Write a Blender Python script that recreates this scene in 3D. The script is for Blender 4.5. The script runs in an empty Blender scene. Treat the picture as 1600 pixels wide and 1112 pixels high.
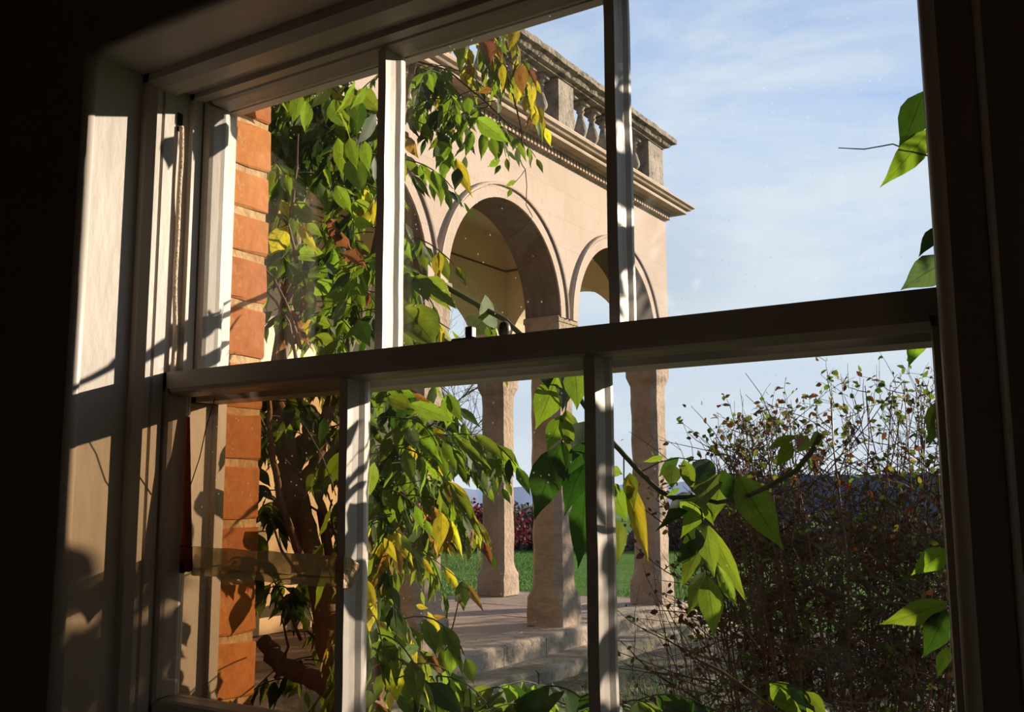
import bpy, math, random
import numpy as np
from mathutils import Vector, Matrix
random.seed(7); rng = np.random.default_rng(7)
S = bpy.context.scene; COL = S.collection
PI = math.pi; R = math.radians

# ------------------------------------------------------------------ camera
FPX, YAW, PIT, ROLL, CZ = 1543.18, R(32.8956), R(8.0894), R(-0.3015), 1.6
_F = Vector((-math.sin(YAW)*math.cos(PIT), math.cos(YAW)*math.cos(PIT), math.sin(PIT)))
_r = Vector((math.cos(YAW), math.sin(YAW), 0)); _u = _r.cross(_F)
_R = _r*math.cos(ROLL)+_u*math.sin(ROLL); _U = -_r*math.sin(ROLL)+_u*math.cos(ROLL)
cam = bpy.data.cameras.new('camera'); co = bpy.data.objects.new('camera', cam); COL.objects.link(co)
m = Matrix((_R, _U, -_F)).transposed().to_4x4(); m.translation = Vector((0, 0, CZ)); co.matrix_world = m
cam.sensor_width = 36; cam.lens = FPX/1600*36; cam.clip_start = .02; cam.clip_end = 3000
S.camera = co
# ------------------------------------------------------------------ sky
W = bpy.data.worlds.new('world'); S.world = W; W.use_nodes = True
nt = W.node_tree; nt.nodes.clear()
def nn(t, typ, **kw):
    n = t.nodes.new(typ)
    for k, v in kw.items(): setattr(n, k, v)
    return n
out = nn(nt, 'ShaderNodeOutputWorld'); bg = nn(nt, 'ShaderNodeBackground')
tc = nn(nt, 'ShaderNodeTexCoord'); sx = nn(nt, 'ShaderNodeSeparateXYZ')
nt.links.new(tc.outputs['Generated'], sx.inputs[0])
rp = nn(nt, 'ShaderNodeValToRGB'); e = rp.color_ramp.elements
e[0].position = 0.0; e[0].color = (.61, .665, .77, 1)
e[1].position = 1.0; e[1].color = (.12, .23, .52, 1)
for p_, c_ in ((.04, (.62, .69, .79, 1)), (.16, (.62, .73, .86, 1)), (.34, (.47, .62, .90, 1)), (.6, (.24, .38, .70, 1))):
    k = rp.color_ramp.elements.new(p_); k.color = c_
nt.links.new(sx.outputs[2], rp.inputs[0])
mp = nn(nt, 'ShaderNodeMapping'); mp.inputs['Scale'].default_value = (1.6, 1.6, 6.5); mp.inputs['Rotation'].default_value = (.25, -.18, .3)
nt.links.new(tc.outputs['Generated'], mp.inputs[0])
nz = nn(nt, 'ShaderNodeTexNoise'); nz.inputs['Scale'].default_value = 2.0; nz.inputs['Detail'].default_value = 8; nz.inputs['Roughness'].default_value = .62; nz.inputs['Distortion'].default_value = .5
nt.links.new(mp.outputs[0], nz.inputs[0])
cr = nn(nt, 'ShaderNodeValToRGB'); cr.color_ramp.elements[0].position = .36; cr.color_ramp.elements[1].position = .64
cr.color_ramp.elements[1].color = (.80, .80, .80, 1)
nt.links.new(nz.outputs['Fac'], cr.inputs[0])
mx = nn(nt, 'ShaderNodeMix', data_type='RGBA'); mx.inputs[7].default_value = (.77, .84, .89, 1)
nt.links.new(cr.outputs[0], mx.inputs[0]); nt.links.new(rp.outputs[0], mx.inputs[6])
nt.links.new(mx.outputs[2], bg.inputs[0]); bg.inputs[1].default_value = .98; nt.links.new(bg.outputs[0], out.inputs[0])
# ------------------------------------------------------------------ sun
SUN = Vector((.67, 1, .32)).normalized()
sl = bpy.data.lights.new('sun', 'SUN'); sl.energy = 10.8; sl.color = (1, .82, .62); sl.angle = R(.55)
so = bpy.data.objects.new('sun', sl); COL.objects.link(so); so.rotation_euler = SUN.to_track_quat('Z', 'Y').to_euler(); so.location = (6, 12, 9)
S.view_settings.view_transform = 'Standard'; S.view_settings.look = 'None'; S.view_settings.exposure = .17; S.view_settings.gamma = 1
S.view_settings.use_curve_mapping = False
S.cycles.use_denoising = True; S.cycles.max_bounces = 10; S.cycles.transparent_max_bounces = 24; S.cycles.sample_clamp_indirect = 4

# ------------------------------------------------------------------ helpers
def ray(x, y): return _F+_R*((x-800)/FPX)-_U*((y-556)/FPX)
def at(x, y, Y): d = ray(x, y)*1.0; return d*(Y/d.y)+Vector((0, 0, CZ))
def proj(P):
    v = Vector(P)-Vector((0, 0, CZ)); return 800+FPX*v.dot(_R)/v.dot(_F), 556-FPX*v.dot(_U)/v.dot(_F)
Z = lambda z: z+CZ
class MB:
    def __init__(s): s.v = []; s.f = []; s.mi = []; s.uv = None
    def add(s, v, f, mi=0):
        b = len(s.v); s.v += [tuple(a) for a in v]; s.f += [tuple(i+b for i in q) for q in f]; s.mi += [mi]*len(f); return s
    def box(s, a, b, mi=0):
        x0, y0, z0 = a; x1, y1, z1 = b
        return s.add([(x0,y0,z0),(x1,y0,z0),(x1,y1,z0),(x0,y1,z0),(x0,y0,z1),(x1,y0,z1),(x1,y1,z1),(x0,y1,z1)],
                     [(0,3,2,1),(4,5,6,7),(0,1,5,4),(1,2,6,5),(2,3,7,6),(3,0,4,7)], mi)
    def stack(s, rings, cap=True, mi=0):   # rings: lists of equal length points
        n = len(rings[0]); v = [p for r in rings for p in r]; f = []
        for k in range(len(rings)-1):
            for i in range(n):
                j = (i+1) % n; f.append((k*n+i, k*n+j, (k+1)*n+j, (k+1)*n+i))
        if cap: f.append(tuple(range(n-1, -1, -1))); f.append(tuple((len(rings)-1)*n+i for i in range(n)))
        return s.add(v, f, mi)
    def tube(s, pts, rad, n=6, mi=0, cap=True):
        pts = [Vector(p) for p in pts]; rings = []
        if not hasattr(rad, '__len__'): rad = [rad]*len(pts)
        up = Vector((.31, .17, .93)).normalized()
        for i, p in enumerate(pts):
            d = (pts[min(i+1, len(pts)-1)]-pts[max(i-1, 0)])
            if d.length < 1e-9: d = Vector((0, 0, 1))
            d.normalize(); a = d.cross(up)
            if a.length < .05: a = d.cross(Vector((1, 0, 0)))
            a.normalize(); b = d.cross(a)
            rings.append([p+(a*math.cos(2*PI*k/n)+b*math.sin(2*PI*k/n))*rad[i] for k in range(n)])
        return s.stack(rings, cap, mi)
    def lathe(s, c, prof, n=16, mi=0):
        return s.stack([[(c[0]+r*math.cos(2*PI*k/n), c[1]+r*math.sin(2*PI*k/n), c[2]+z) for k in range(n)] for r, z in prof], True, mi)
    def mesh(s, name, mats, smooth=False):
        me = bpy.data.meshes.new(name); me.from_pydata(s.v, [], s.f)
        for m_ in (mats if isinstance(mats, (list, tuple)) else [mats]): me.materials.append(m_)
        if any(s.mi): me.polygons.foreach_set('material_index', s.mi)
        if smooth: me.polygons.foreach_set('use_smooth', [True]*len(me.polygons))
        me.validate(); me.update(); return me
    def build(s, name, mats, parent=None, smooth=False, bevel=0, angle=None, **tags):
        me = s.mesh(name, mats, smooth); o = bpy.data.objects.new(name, me); COL.objects.link(o)
        if parent: o.parent = parent; o.matrix_parent_inverse = Matrix.Translation(-parent.location)
        if bevel:
            b = o.modifiers.new('bevel', 'BEVEL'); b.width = bevel; b.segments = 2; b.limit_method = 'ANGLE'; b.angle_limit = R(40)
        tag(o, **tags); return o
def tag(o, label=None, cat=None, group=None, kind=None):
    if label: o['label'] = label
    if cat: o['category'] = cat
    if group: o['group'] = group
    if kind: o['kind'] = kind
def thing(name, loc, label=None, cat=None, group=None, kind=None):
    o = bpy.data.objects.new(name, None); COL.objects.link(o); o.location = loc; o.empty_display_size = .1
    tag(o, label, cat, group, kind); return o
def copy_to(o, parent, loc):      # copy of a mesh part, shifted by loc (parts are built in world coordinates)
    c = o.copy(); COL.objects.link(c); c.parent = parent
    if parent: c.matrix_parent_inverse = Matrix.Translation(-parent.location)
    c.location = loc; return c

# ------------------------------------------------------------------ materials
def mat(name, col, rough=.7, bump=0, bscale=40, col2=None, cscale=6, cdetail=6, lo=.4, hi=.65, spec=.4, stretch=(1, 1, 1), col3=None, c3scale=30, c3=(.55, .7), bdist=.01):
    m_ = bpy.data.materials.new(name); m_.use_nodes = True; t = m_.node_tree; b = t.nodes['Principled BSDF']
    b.inputs['Roughness'].default_value = rough; b.inputs['Specular IOR Level'].default_value = spec
    b.inputs['Base Color'].default_value = (*col, 1)
    tc = nn(t, 'ShaderNodeTexCoord'); mp_ = nn(t, 'ShaderNodeMapping'); mp_.inputs['Scale'].default_value = stretch
    t.links.new(tc.outputs['Object'], mp_.inputs[0]); last = None
    if col2:
        n1 = nn(t, 'ShaderNodeTexNoise'); n1.inputs['Scale'].default_value = cscale; n1.inputs['Detail'].default_value = cdetail; n1.inputs['Roughness'].default_value = .65
        t.links.new(mp_.outputs[0], n1.inputs[0])
        mr = nn(t, 'ShaderNodeMapRange'); mr.inputs[1].default_value = lo; mr.inputs[2].default_value = hi; t.links.new(n1.outputs['Fac'], mr.inputs[0])
        x = nn(t, 'ShaderNodeMix', data_type='RGBA'); x.inputs[6].default_value = (*col, 1); x.inputs[7].default_value = (*col2, 1)
        t.links.new(mr.outputs[0], x.inputs[0]); last = x.outputs[2]
        if col3:
            n2 = nn(t, 'ShaderNodeTexNoise'); n2.inputs['Scale'].default_value = c3scale; n2.inputs['Detail'].default_value = 8; n2.inputs['Roughness'].default_value = .7
            t.links.new(mp_.outputs[0], n2.inputs[0])
            mr = nn(t, 'ShaderNodeMapRange'); mr.inputs[1].default_value = c3[0]; mr.inputs[2].default_value = c3[1]; t.links.new(n2.outputs['Fac'], mr.inputs[0])
            y = nn(t, 'ShaderNodeMix', data_type='RGBA'); y.inputs[7].default_value = (*col3, 1)
            t.links.new(last, y.inputs[6]); t.links.new(mr.outputs[0], y.inputs[0]); last = y.outputs[2]
        t.links.new(last, b.inputs['Base Color'])
    if bump:
        n3 = nn(t, 'ShaderNodeTexNoise'); n3.inputs['Scale'].default_value = bscale; n3.inputs['Detail'].default_value = 6
        t.links.new(mp_.outputs[0], n3.inputs[0]); bp = nn(t, 'ShaderNodeBump'); bp.inputs['Strength'].default_value = bump; bp.inputs['Distance'].default_value = bdist
        t.links.new(n3.outputs['Fac'], bp.inputs['Height']); t.links.new(bp.outputs[0], b.inputs['Normal'])
    return m_
M = {}
def add_joints(m_, k=.80):
    t = m_.node_tree; b = t.nodes['Principled BSDF']; src = b.inputs['Base Color'].links[0].from_socket
    tc = nn(t, 'ShaderNodeTexCoord'); sp = nn(t, 'ShaderNodeSeparateXYZ'); cb = nn(t, 'ShaderNodeCombineXYZ'); t.links.new(tc.outputs['Object'], sp.inputs[0])
    t.links.new(sp.outputs[1], cb.inputs[0]); t.links.new(sp.outputs[2], cb.inputs[1])
    br = nn(t, 'ShaderNodeTexBrick'); br.inputs['Color1'].default_value = (1, 1, 1, 1); br.inputs['Color2'].default_value = (.93, .92, .90, 1); br.inputs['Mortar'].default_value = (k, k*.97, k*.93, 1)
    for n_, v_ in (('Scale', 1), ('Mortar Size', .004), ('Mortar Smooth', .3), ('Brick Width', .78), ('Row Height', .36)): br.inputs[n_].default_value = v_
    t.links.new(cb.outputs[0], br.inputs[0]); x = nn(t, 'ShaderNodeMix', data_type='RGBA', blend_type='MULTIPLY'); x.inputs[0].default_value = 1
    t.links.new(src, x.inputs[6]); t.links.new(br.outputs[0], x.inputs[7]); t.links.new(x.outputs[2], b.inputs['Base Color'])
M['paint'] = mat('aged white gloss paint', (.355, .325, .30), .42, .3, 25, (.31, .28, .25), 5, col3=(.30, .22, .15), c3scale=34, c3=(.70, .78), stretch=(1, 1, .35), bdist=.004)
M['putty'] = mat('cracked outside paint', (.50, .47, .43), .6, .5, 60, (.50, .46, .42), 14, bdist=.004)
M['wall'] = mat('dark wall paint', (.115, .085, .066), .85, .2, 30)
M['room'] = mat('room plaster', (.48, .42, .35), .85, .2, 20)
M['board'] = mat('floor boards', (.28, .18, .11), .6, .2, 20, (.20, .13, .08), 4, stretch=(6, .6, 1))
M['stucco'] = mat('cream sandstone', (.425, .342, .292), .85, .35, 30, (.385, .298, .245), 1.3, col3=(.33, .24, .165), c3scale=3.2, c3=(.60, .78), bdist=.012)
add_joints(M['stucco'])
M['stone'] = mat('weathered column stone', (.33, .25, .18), .9, .8, 14, (.22, .165, .12), 2.2, col3=(.13, .10, .075), c3scale=4.0, c3=(.58, .75), bdist=.03)
M['cornice'] = mat('cornice stone', (.43, .335, .26), .85, .4, 30, (.32, .24, .17), 3, col3=(.12, .10, .08), c3scale=6, c3=(.60, .72), bdist=.01)
M['dark_stone'] = mat('lichened parapet stone', (.30, .26, .215), .9, .8, 22, (.17, .15, .125), 3, col3=(.06, .055, .04), c3scale=9, c3=(.52, .66), bdist=.02)
M['coping'] = mat('mossy coping stone', (.26, .215, .165), .9, .9, 14, (.14, .12, .095), 2, col3=(.045, .05, .03), c3scale=5, c3=(.5, .62), bdist=.04)
M['soffit'] = mat('dark streaked arch soffit', (.155, .115, .085), .9, .4, 20, (.10, .075, .056), 2.5, stretch=(3, 3, .5))  # darker streaked tone for the undersides of the front arches
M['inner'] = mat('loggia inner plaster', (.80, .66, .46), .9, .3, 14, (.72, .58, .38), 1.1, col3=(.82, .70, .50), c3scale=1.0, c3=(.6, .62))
M['ceil'] = mat('loggia ceiling plaster', (.76, .67, .47), .9, .2, 14, (.68, .59, .40), 1.0)
M['dark_line'] = mat('dark ledge', (.10, .08, .07), .9)  # dark tone of the inner ledge and the line along the ceiling
M['paving'] = mat('worn flagstone', (.24, .175, .135), .8, .7, 9, (.18, .13, .10), 2.0, col3=(.16, .13, .10), c3scale=6, c3=(.55, .7), bdist=.02)
M['kerb'] = mat('step stone', (.34, .275, .205), .9, .8, 12, (.25, .20, .145), 2.5, col3=(.09, .08, .055), c3scale=9, c3=(.53, .66), bdist=.03)
M['tread'] = mat('mossy tread stone', (.27, .22, .17), .9, .8, 12, (.15, .14, .07), 2.2, col3=(.13, .11, .08), c3scale=7, c3=(.55, .66), bdist=.03)
M['brick'] = [mat('brick %d' % i, c, .9, .5, 50, c2, 14, col3=c3_, c3scale=13, c3=(.54, .72), bdist=.004) for i, (c, c2, c3_) in enumerate((
    ((.34, .118, .026), (.27, .088, .018), (.44, .24, .075)), ((.38, .145, .034), (.31, .108, .024), (.46, .27, .09)), ((.29, .092, .020), (.23, .07, .015), (.40, .20, .06))))]
M['dark_brick'] = mat('dark brick wall', (.055, .035, .024), .95, .6, 30, (.04, .028, .018), 6)
M['mortar'] = mat('lime mortar', (.42, .29, .15), .95, .9, 50, (.30, .17, .075), 20, bdist=.006)
M['wood'] = mat('weathered bench wood', (.30, .20, .13), .8, .4, 30, (.18, .12, .08), 6, stretch=(1, 6, 1))
M['brass'] = mat('dark bronze', (.05, .035, .025), .35, spec=.6)
M['cord'] = mat('sash cord', (.50, .40, .30), .9, .8, 200)
M['black'] = mat('black hole', (.008, .007, .006), .9)
M['bark'] = mat('wisteria bark', (.19, .125, .085), .9, .9, 40, (.10, .065, .042), 12, stretch=(1, 1, .3), bdist=.01)
M['vine'] = mat('young green stem', (.055, .07, .028), .8, .2, 40, spec=.15)
M['twig'] = mat('brown twig', (.10, .06, .042), .8, 0, col2=(.055, .034, .026), cscale=9)
M['redstem'] = mat('red-brown shrub stem', (.15, .065, .045), .5, 0, col2=(.07, .035, .026), cscale=5)
M['treebark'] = mat('bare tree bark', (.13, .10, .085), .9)
M['soil'] = mat('leaf littered soil', (.13, .095, .06), .95, 1, 18, (.10, .11, .035), 1.6, col3=(.05, .04, .028), c3scale=22, c3=(.5, .62), bdist=.04)
M['lawn'] = mat('meadow grass', (.062, .148, .014), .95, 1, 9, (.038, .10, .010), .5, col3=(.09, .185, .02), c3scale=3.5, c3=(.5, .66), spec=.1, stretch=(1, 2.2, 1), bdist=.15)
M['grass'] = mat('grass blade', (.075, .19, .03), .7, 0, col2=(.045, .13, .02), cscale=3)
M['hedge'] = mat('far hedge', (.075, .06, .05), .95, 0, col2=(.045, .045, .035), cscale=.35)
def hill_mat(n, c, c2, sc): return mat(n, c, 1, 0, col2=c2, cscale=sc, spec=0)
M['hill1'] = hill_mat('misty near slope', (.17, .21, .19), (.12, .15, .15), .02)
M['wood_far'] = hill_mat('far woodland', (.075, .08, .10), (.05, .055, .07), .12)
M['hill2'] = hill_mat('misty far slope', (.28, .33, .43), (.24, .29, .38), .01)  # airlight haze is put into the colour of the misty slopes

def leaf_mat(name, col, trans, tw=.55, rough=.45, spot=None):
    col = tuple(q*.70 for q in col); trans = tuple(q*.74 for q in trans); spot = spot and tuple(q*.65 for q in spot)
    m_ = bpy.data.materials.new(name); m_.use_nodes = True; t = m_.node_tree; b = t.nodes['Principled BSDF']; o_ = t.nodes['Material Output']
    b.inputs['Roughness'].default_value = rough+.12; b.inputs['Specular IOR Level'].default_value = .22
    uv = nn(t, 'ShaderNodeUVMap'); sp = nn(t, 'ShaderNodeSeparateXYZ'); t.links.new(uv.outputs[0], sp.inputs[0])
    def mth(op, a, b_=None, c=None):
        n = nn(t, 'ShaderNodeMath', operation=op)
        for i, q in enumerate((a, b_, c)):
            if q is None: continue
            if isinstance(q, (int, float)): n.inputs[i].default_value = q
            else: t.links.new(q, n.inputs[i])
        return n.outputs[0]
    au = mth('ABSOLUTE', mth('SUBTRACT', sp.outputs[0], .5))            # 0 at midrib .. .5
    fr = mth('FRACT', mth('MULTIPLY', mth('SUBTRACT', sp.outputs[1], mth('MULTIPLY', au, .45)), 9))
    sv = mth('LESS_THAN', mth('ABSOLUTE', mth('SUBTRACT', fr, .5)), .07)
    mv = mth('LESS_THAN', au, .022)
    vein = mth('MAXIMUM', mth('MULTIPLY', sv, .45), mv)
    oi = nn(t, 'ShaderNodeObjectInfo'); hs = nn(t, 'ShaderNodeHueSaturation'); 
    t.links.new(mth('MULTIPLY_ADD', oi.outputs['Random'], .035, .482), hs.inputs['Hue'])
    t.links.new(mth('MULTIPLY_ADD', oi.outputs['Random'], .5, .75), hs.inputs['Value'])
    tcn = nn(t, 'ShaderNodeTexCoord'); nz_ = nn(t, 'ShaderNodeTexNoise'); nz_.inputs['Scale'].default_value = 3.5; nz_.inputs['Detail'].default_value = 4
    t.links.new(uv.outputs[0], nz_.inputs[0])
    def chain(c):
        x = nn(t, 'ShaderNodeMix', data_type='RGBA'); x.inputs[6].default_value = (*c, 1)
        sc = spot or tuple(q*.75 for q in c)
        x.inputs[7].default_value = (*sc, 1)
        mr = nn(t, 'ShaderNodeMapRange'); mr.inputs[1].default_value = .5; mr.inputs[2].default_value = .68; t.links.new(nz_.outputs['Fac'], mr.inputs[0]); t.links.new(mr.outputs[0], x.inputs[0])
        y = nn(t, 'ShaderNodeMix', data_type='RGBA'); t.links.new(vein, y.inputs[0]); t.links.new(x.outputs[2], y.inputs[6]); y.inputs[7].default_value = (c[0]*.55, c[1]*.6, c[2]*.5, 1)
        return y.outputs[2]
    t.links.new(chain(col), hs.inputs['Color']); t.links.new(hs.outputs[0], b.inputs['Base Color'])
    tr = nn(t, 'ShaderNodeBsdfTranslucent'); hs2 = nn(t, 'ShaderNodeHueSaturation')
    for i in (0, 2): t.links.new(hs.inputs[i].links[0].from_socket, hs2.inputs[i])
    t.links.new(chain(trans), hs2.inputs['Color']); t.links.new(hs2.outputs[0], tr.inputs[0])
    ms = nn(t, 'ShaderNodeMixShader'); ms.inputs[0].default_value = tw
    t.links.new(b.outputs[0], ms.inputs[1]); t.links.new(tr.outputs[0], ms.inputs[2]); t.links.new(ms.outputs[0], o_.inputs[0])
    bp = nn(t, 'ShaderNodeBump'); bp.inputs['Strength'].default_value = .5; bp.inputs['Distance'].default_value = .004; bp.invert = True
    t.links.new(vein, bp.inputs['Height']); t.links.new(bp.outputs[0], b.inputs['Normal'])
    return m_
LM = {'g': leaf_mat('leaf green', (.08, .155, .020), (.24, .38, .022)),
      'b': leaf_mat('leaf bright green', (.12, .20, .028), (.25, .36, .028)),
      'd': leaf_mat('leaf dark green', (.030, .075, .020), (.06, .15, .012), .35),
      'y': leaf_mat('leaf yellow', (.44, .40, .04), (.74, .64, .03), spot=(.26, .36, .03)),
      'o': leaf_mat('leaf turning orange', (.36, .23, .05), (.56, .33, .04), spot=(.30, .12, .03)),
      'n': leaf_mat('dry brown leaf', (.30, .15, .07), (.36, .15, .05), .4, spot=(.16, .08, .04)),
      's': leaf_mat('leaf grey green', (.12, .19, .10), (.18, .30, .08), .35, spot=(.10, .17, .09))}
LK = list(LM)
# shrub leaves
SM = [leaf_mat('shrub leaf green', (.06, .11, .03), (.16, .26, .03)), leaf_mat('shrub leaf brown', (.10, .05, .03), (.20, .09, .03), .4),
      leaf_mat('shrub leaf olive', (.09, .10, .03), (.28, .28, .04)), leaf_mat('shrub leaf yellow', (.30, .26, .04), (.6, .5, .05))]
REDL = leaf_mat('crimson leaf', (.13, .016, .020), (.22, .025, .028), .4)

def glass_mat(name, tint, dust=.5, haze=.0, dust_scale=90, patch=None):
    m_ = bpy.data.materials.new(name); m_.use_nodes = True; t = m_.node_tree; t.nodes.clear(); o_ = nn(t, 'ShaderNodeOutputMaterial')
    tr = nn(t, 'ShaderNodeBsdfTransparent'); tr.inputs[0].default_value = (*tint, 1)
    gl = nn(t, 'ShaderNodeBsdfGlossy'); gl.inputs['Roughness'].default_value = .02
    lw = nn(t, 'ShaderNodeLayerWeight'); pw = nn(t, 'ShaderNodeMath', operation='POWER'); pw.inputs[1].default_value = 5; t.links.new(lw.outputs['Facing'], pw.inputs[0])
    ma = nn(t, 'ShaderNodeMath', operation='MULTIPLY_ADD'); ma.inputs[1].default_value = .9; ma.inputs[2].default_value = .035; t.links.new(pw.outputs[0], ma.inputs[0])
    a = nn(t, 'ShaderNodeMixShader'); t.links.new(ma.outputs[0], a.inputs[0]); t.links.new(tr.outputs[0], a.inputs[1]); t.links.new(gl.outputs[0], a.inputs[2])
    tl = nn(t, 'ShaderNodeBsdfTranslucent'); tl.inputs[0].default_value = (.8, .8, .8, 1); df = nn(t, 'ShaderNodeBsdfDiffuse')
    w = nn(t, 'ShaderNodeMixShader'); w.inputs[0].default_value = .7; t.links.new(df.outputs[0], w.inputs[1]); t.links.new(tl.outputs[0], w.inputs[2])
    tc = nn(t, 'ShaderNodeTexCoord'); vo = nn(t, 'ShaderNodeTexVoronoi'); vo.inputs['Scale'].default_value = dust_scale; t.links.new(tc.outputs['Object'], vo.inputs[0])
    lt = nn(t, 'ShaderNodeMath', operation='LESS_THAN'); lt.inputs[1].default_value = .12; t.links.new(vo.outputs['Distance'], lt.inputs[0])
    sc = nn(t, 'ShaderNodeSeparateColor'); t.links.new(vo.outputs['Color'], sc.inputs[0])
    g2 = nn(t, 'ShaderNodeMath', operation='GREATER_THAN'); g2.inputs[1].default_value = .80; t.links.new(sc.outputs[0], g2.inputs[0])
    mu = nn(t, 'ShaderNodeMath', operation='MULTIPLY'); t.links.new(lt.outputs[0], mu.inputs[0]); t.links.new(g2.outputs[0], mu.inputs[1])
    m2 = nn(t, 'ShaderNodeMath', operation='MULTIPLY'); t.links.new(mu.outputs[0], m2.inputs[0]); m2.inputs[1].default_value = dust
    n1 = nn(t, 'ShaderNodeTexNoise'); n1.inputs['Scale'].default_value = 5; n1.inputs['Detail'].default_value = 8; t.links.new(tc.outputs['Object'], n1.inputs[0])
    mr = nn(t, 'ShaderNodeMapRange'); mr.inputs[1].default_value = .45; mr.inputs[2].default_value = .75; mr.inputs[3].default_value = haze*.25; mr.inputs[4].default_value = haze; t.links.new(n1.outputs['Fac'], mr.inputs[0])
    ad = nn(t, 'ShaderNodeMath', operation='ADD', use_clamp=True); t.links.new(m2.outputs[0], ad.inputs[0]); t.links.new(mr.outputs[0], ad.inputs[1])
    fac = ad.outputs[0]
    if patch:
        vd = nn(t, 'ShaderNodeVectorMath', operation='DISTANCE'); t.links.new(tc.outputs['Object'], vd.inputs[0]); vd.inputs[1].default_value = patch
        m3 = nn(t, 'ShaderNodeMapRange'); m3.interpolation_type = 'SMOOTHSTEP'; m3.inputs[1].default_value = .02; m3.inputs[2].default_value = .15; m3.inputs[3].default_value = .07; m3.inputs[4].default_value = 0; t.links.new(vd.outputs['Value'], m3.inputs[0])
        m4 = nn(t, 'ShaderNodeMath', operation='ADD', use_clamp=True); t.links.new(fac, m4.inputs[0]); t.links.new(m3.outputs[0], m4.inputs[1]); fac = m4.outputs[0]
    b = nn(t, 'ShaderNodeMixShader'); t.links.new(fac, b.inputs[0]); t.links.new(a.outputs[0], b.inputs[1]); t.links.new(w.outputs[0], b.inputs[2])
    t.links.new(b.outputs[0], o_.inputs[0]); return m_
M['glass'] = glass_mat('dusty old glass', (.96, .97, .96), .16, .006)
M['glass_clean'] = glass_mat('cleaner glass', (.97, .98, .98), .10, .002)
M['glass_amber'] = glass_mat('stained glass pane', (.68, .59, .47), .18, .010)
M['glass_haze'] = glass_mat('breath-hazed glass', (.97, .98, .98), .10, .008, patch=(-.54, 1.213, Z(.30)))
def film_mat(name, tint, cov, col):
    m_ = bpy.data.materials.new(name); m_.use_nodes = True; t = m_.node_tree; t.nodes.clear(); o_ = nn(t, 'ShaderNodeOutputMaterial')
    tr = nn(t, 'ShaderNodeBsdfTransparent'); tr.inputs[0].default_value = (*tint, 1)
    tl = nn(t, 'ShaderNodeBsdfTranslucent'); tl.inputs[0].default_value = (*col, 1); df = nn(t, 'ShaderNodeBsdfPrincipled'); df.inputs['Base Color'].default_value = (*col, 1); df.inputs['Roughness'].default_value = .4
    w = nn(t, 'ShaderNodeMixShader'); w.inputs[0].default_value = .5; t.links.new(df.outputs[0], w.inputs[1]); t.links.new(tl.outputs[0], w.inputs[2])
    tc = nn(t, 'ShaderNodeTexCoord'); n1 = nn(t, 'ShaderNodeTexNoise'); n1.inputs['Scale'].default_value = 22; n1.inputs['Detail'].default_value = 5; t.links.new(tc.outputs['Object'], n1.inputs[0])
    mr = nn(t, 'ShaderNodeMapRange'); mr.inputs[1].default_value = .4; mr.inputs[2].default_value = .62; mr.inputs[3].default_value = cov-.12; mr.inputs[4].default_value = cov+.1; t.links.new(n1.outputs['Fac'], mr.inputs[0])
    b = nn(t, 'ShaderNodeMixShader'); t.links.new(mr.outputs[0], b.inputs[0]); t.links.new(tr.outputs[0], b.inputs[1]); t.links.new(w.outputs[0], b.inputs[2])
    t.links.new(b.outputs[0], o_.inputs[0]); return m_
M['tape'] = film_mat('yellowed clear tape', (.88, .84, .70), .55, (.46, .42, .30))
M['tape_brown'] = film_mat('aged brown tape', (.20, .095, .03), .35, (.08, .045, .018))
M['crack'] = mat('glass crack', (.85, .88, .95), .1, spec=1)
M['crack_dark'] = mat('dark glass crack', (.02, .016, .012), .5)

# ------------------------------------------------------------------ ground and far land
def structure(name, mb, m_, **k): return mb.build(name, m_, kind='structure', **k)
mb = MB(); GZ = Z(-1.95)
nx, ny = 60, 60
xs = [-900*((1-i/nx)**3) + 300*((i/nx)**3) for i in range(nx+1)]; ys = [1.36+1200*((j/ny)**3) for j in range(ny+1)]
V_ = []
def gh(x, y):
    d = math.hypot(x, y); return GZ+.03*math.sin(x*.7)*math.cos(y*.5)*(1 if d > 16 else .3) - max(0, d-60)*.02
for y in ys:
    for x in xs: V_.append((x, y, gh(x, y)))
mb.add(V_, [(j*(nx+1)+i, j*(nx+1)+i+1, (j+1)*(nx+1)+i+1, (j+1)*(nx+1)+i) for j in range(ny) for i in range(nx)])
structure('ground', mb, M['lawn'], smooth=True, label='green meadow behind the columns of the loggia')
mb = MB(); mb.box((-900, -400, GZ-.5), (300, 1.36, GZ)); structure('yard_ground', mb, M['soil'], label='ground beneath and behind the house')
mb = MB(); V_ = []
for j in range(25):
    for i in range(25):
        x = -5.6+i*.24; y = 1.36+j*.54; V_.append((x, y, gh(x, y)+.035+.012*random.random()))
mb.add(V_, [(j*25+i, j*25+i+1, (j+1)*25+i+1, (j+1)*25+i) for j in range(24) for i in range(24)])
structure('soil_bed', mb, M['soil'], smooth=True, label='dark soil bed with moss below the stone steps')
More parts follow.
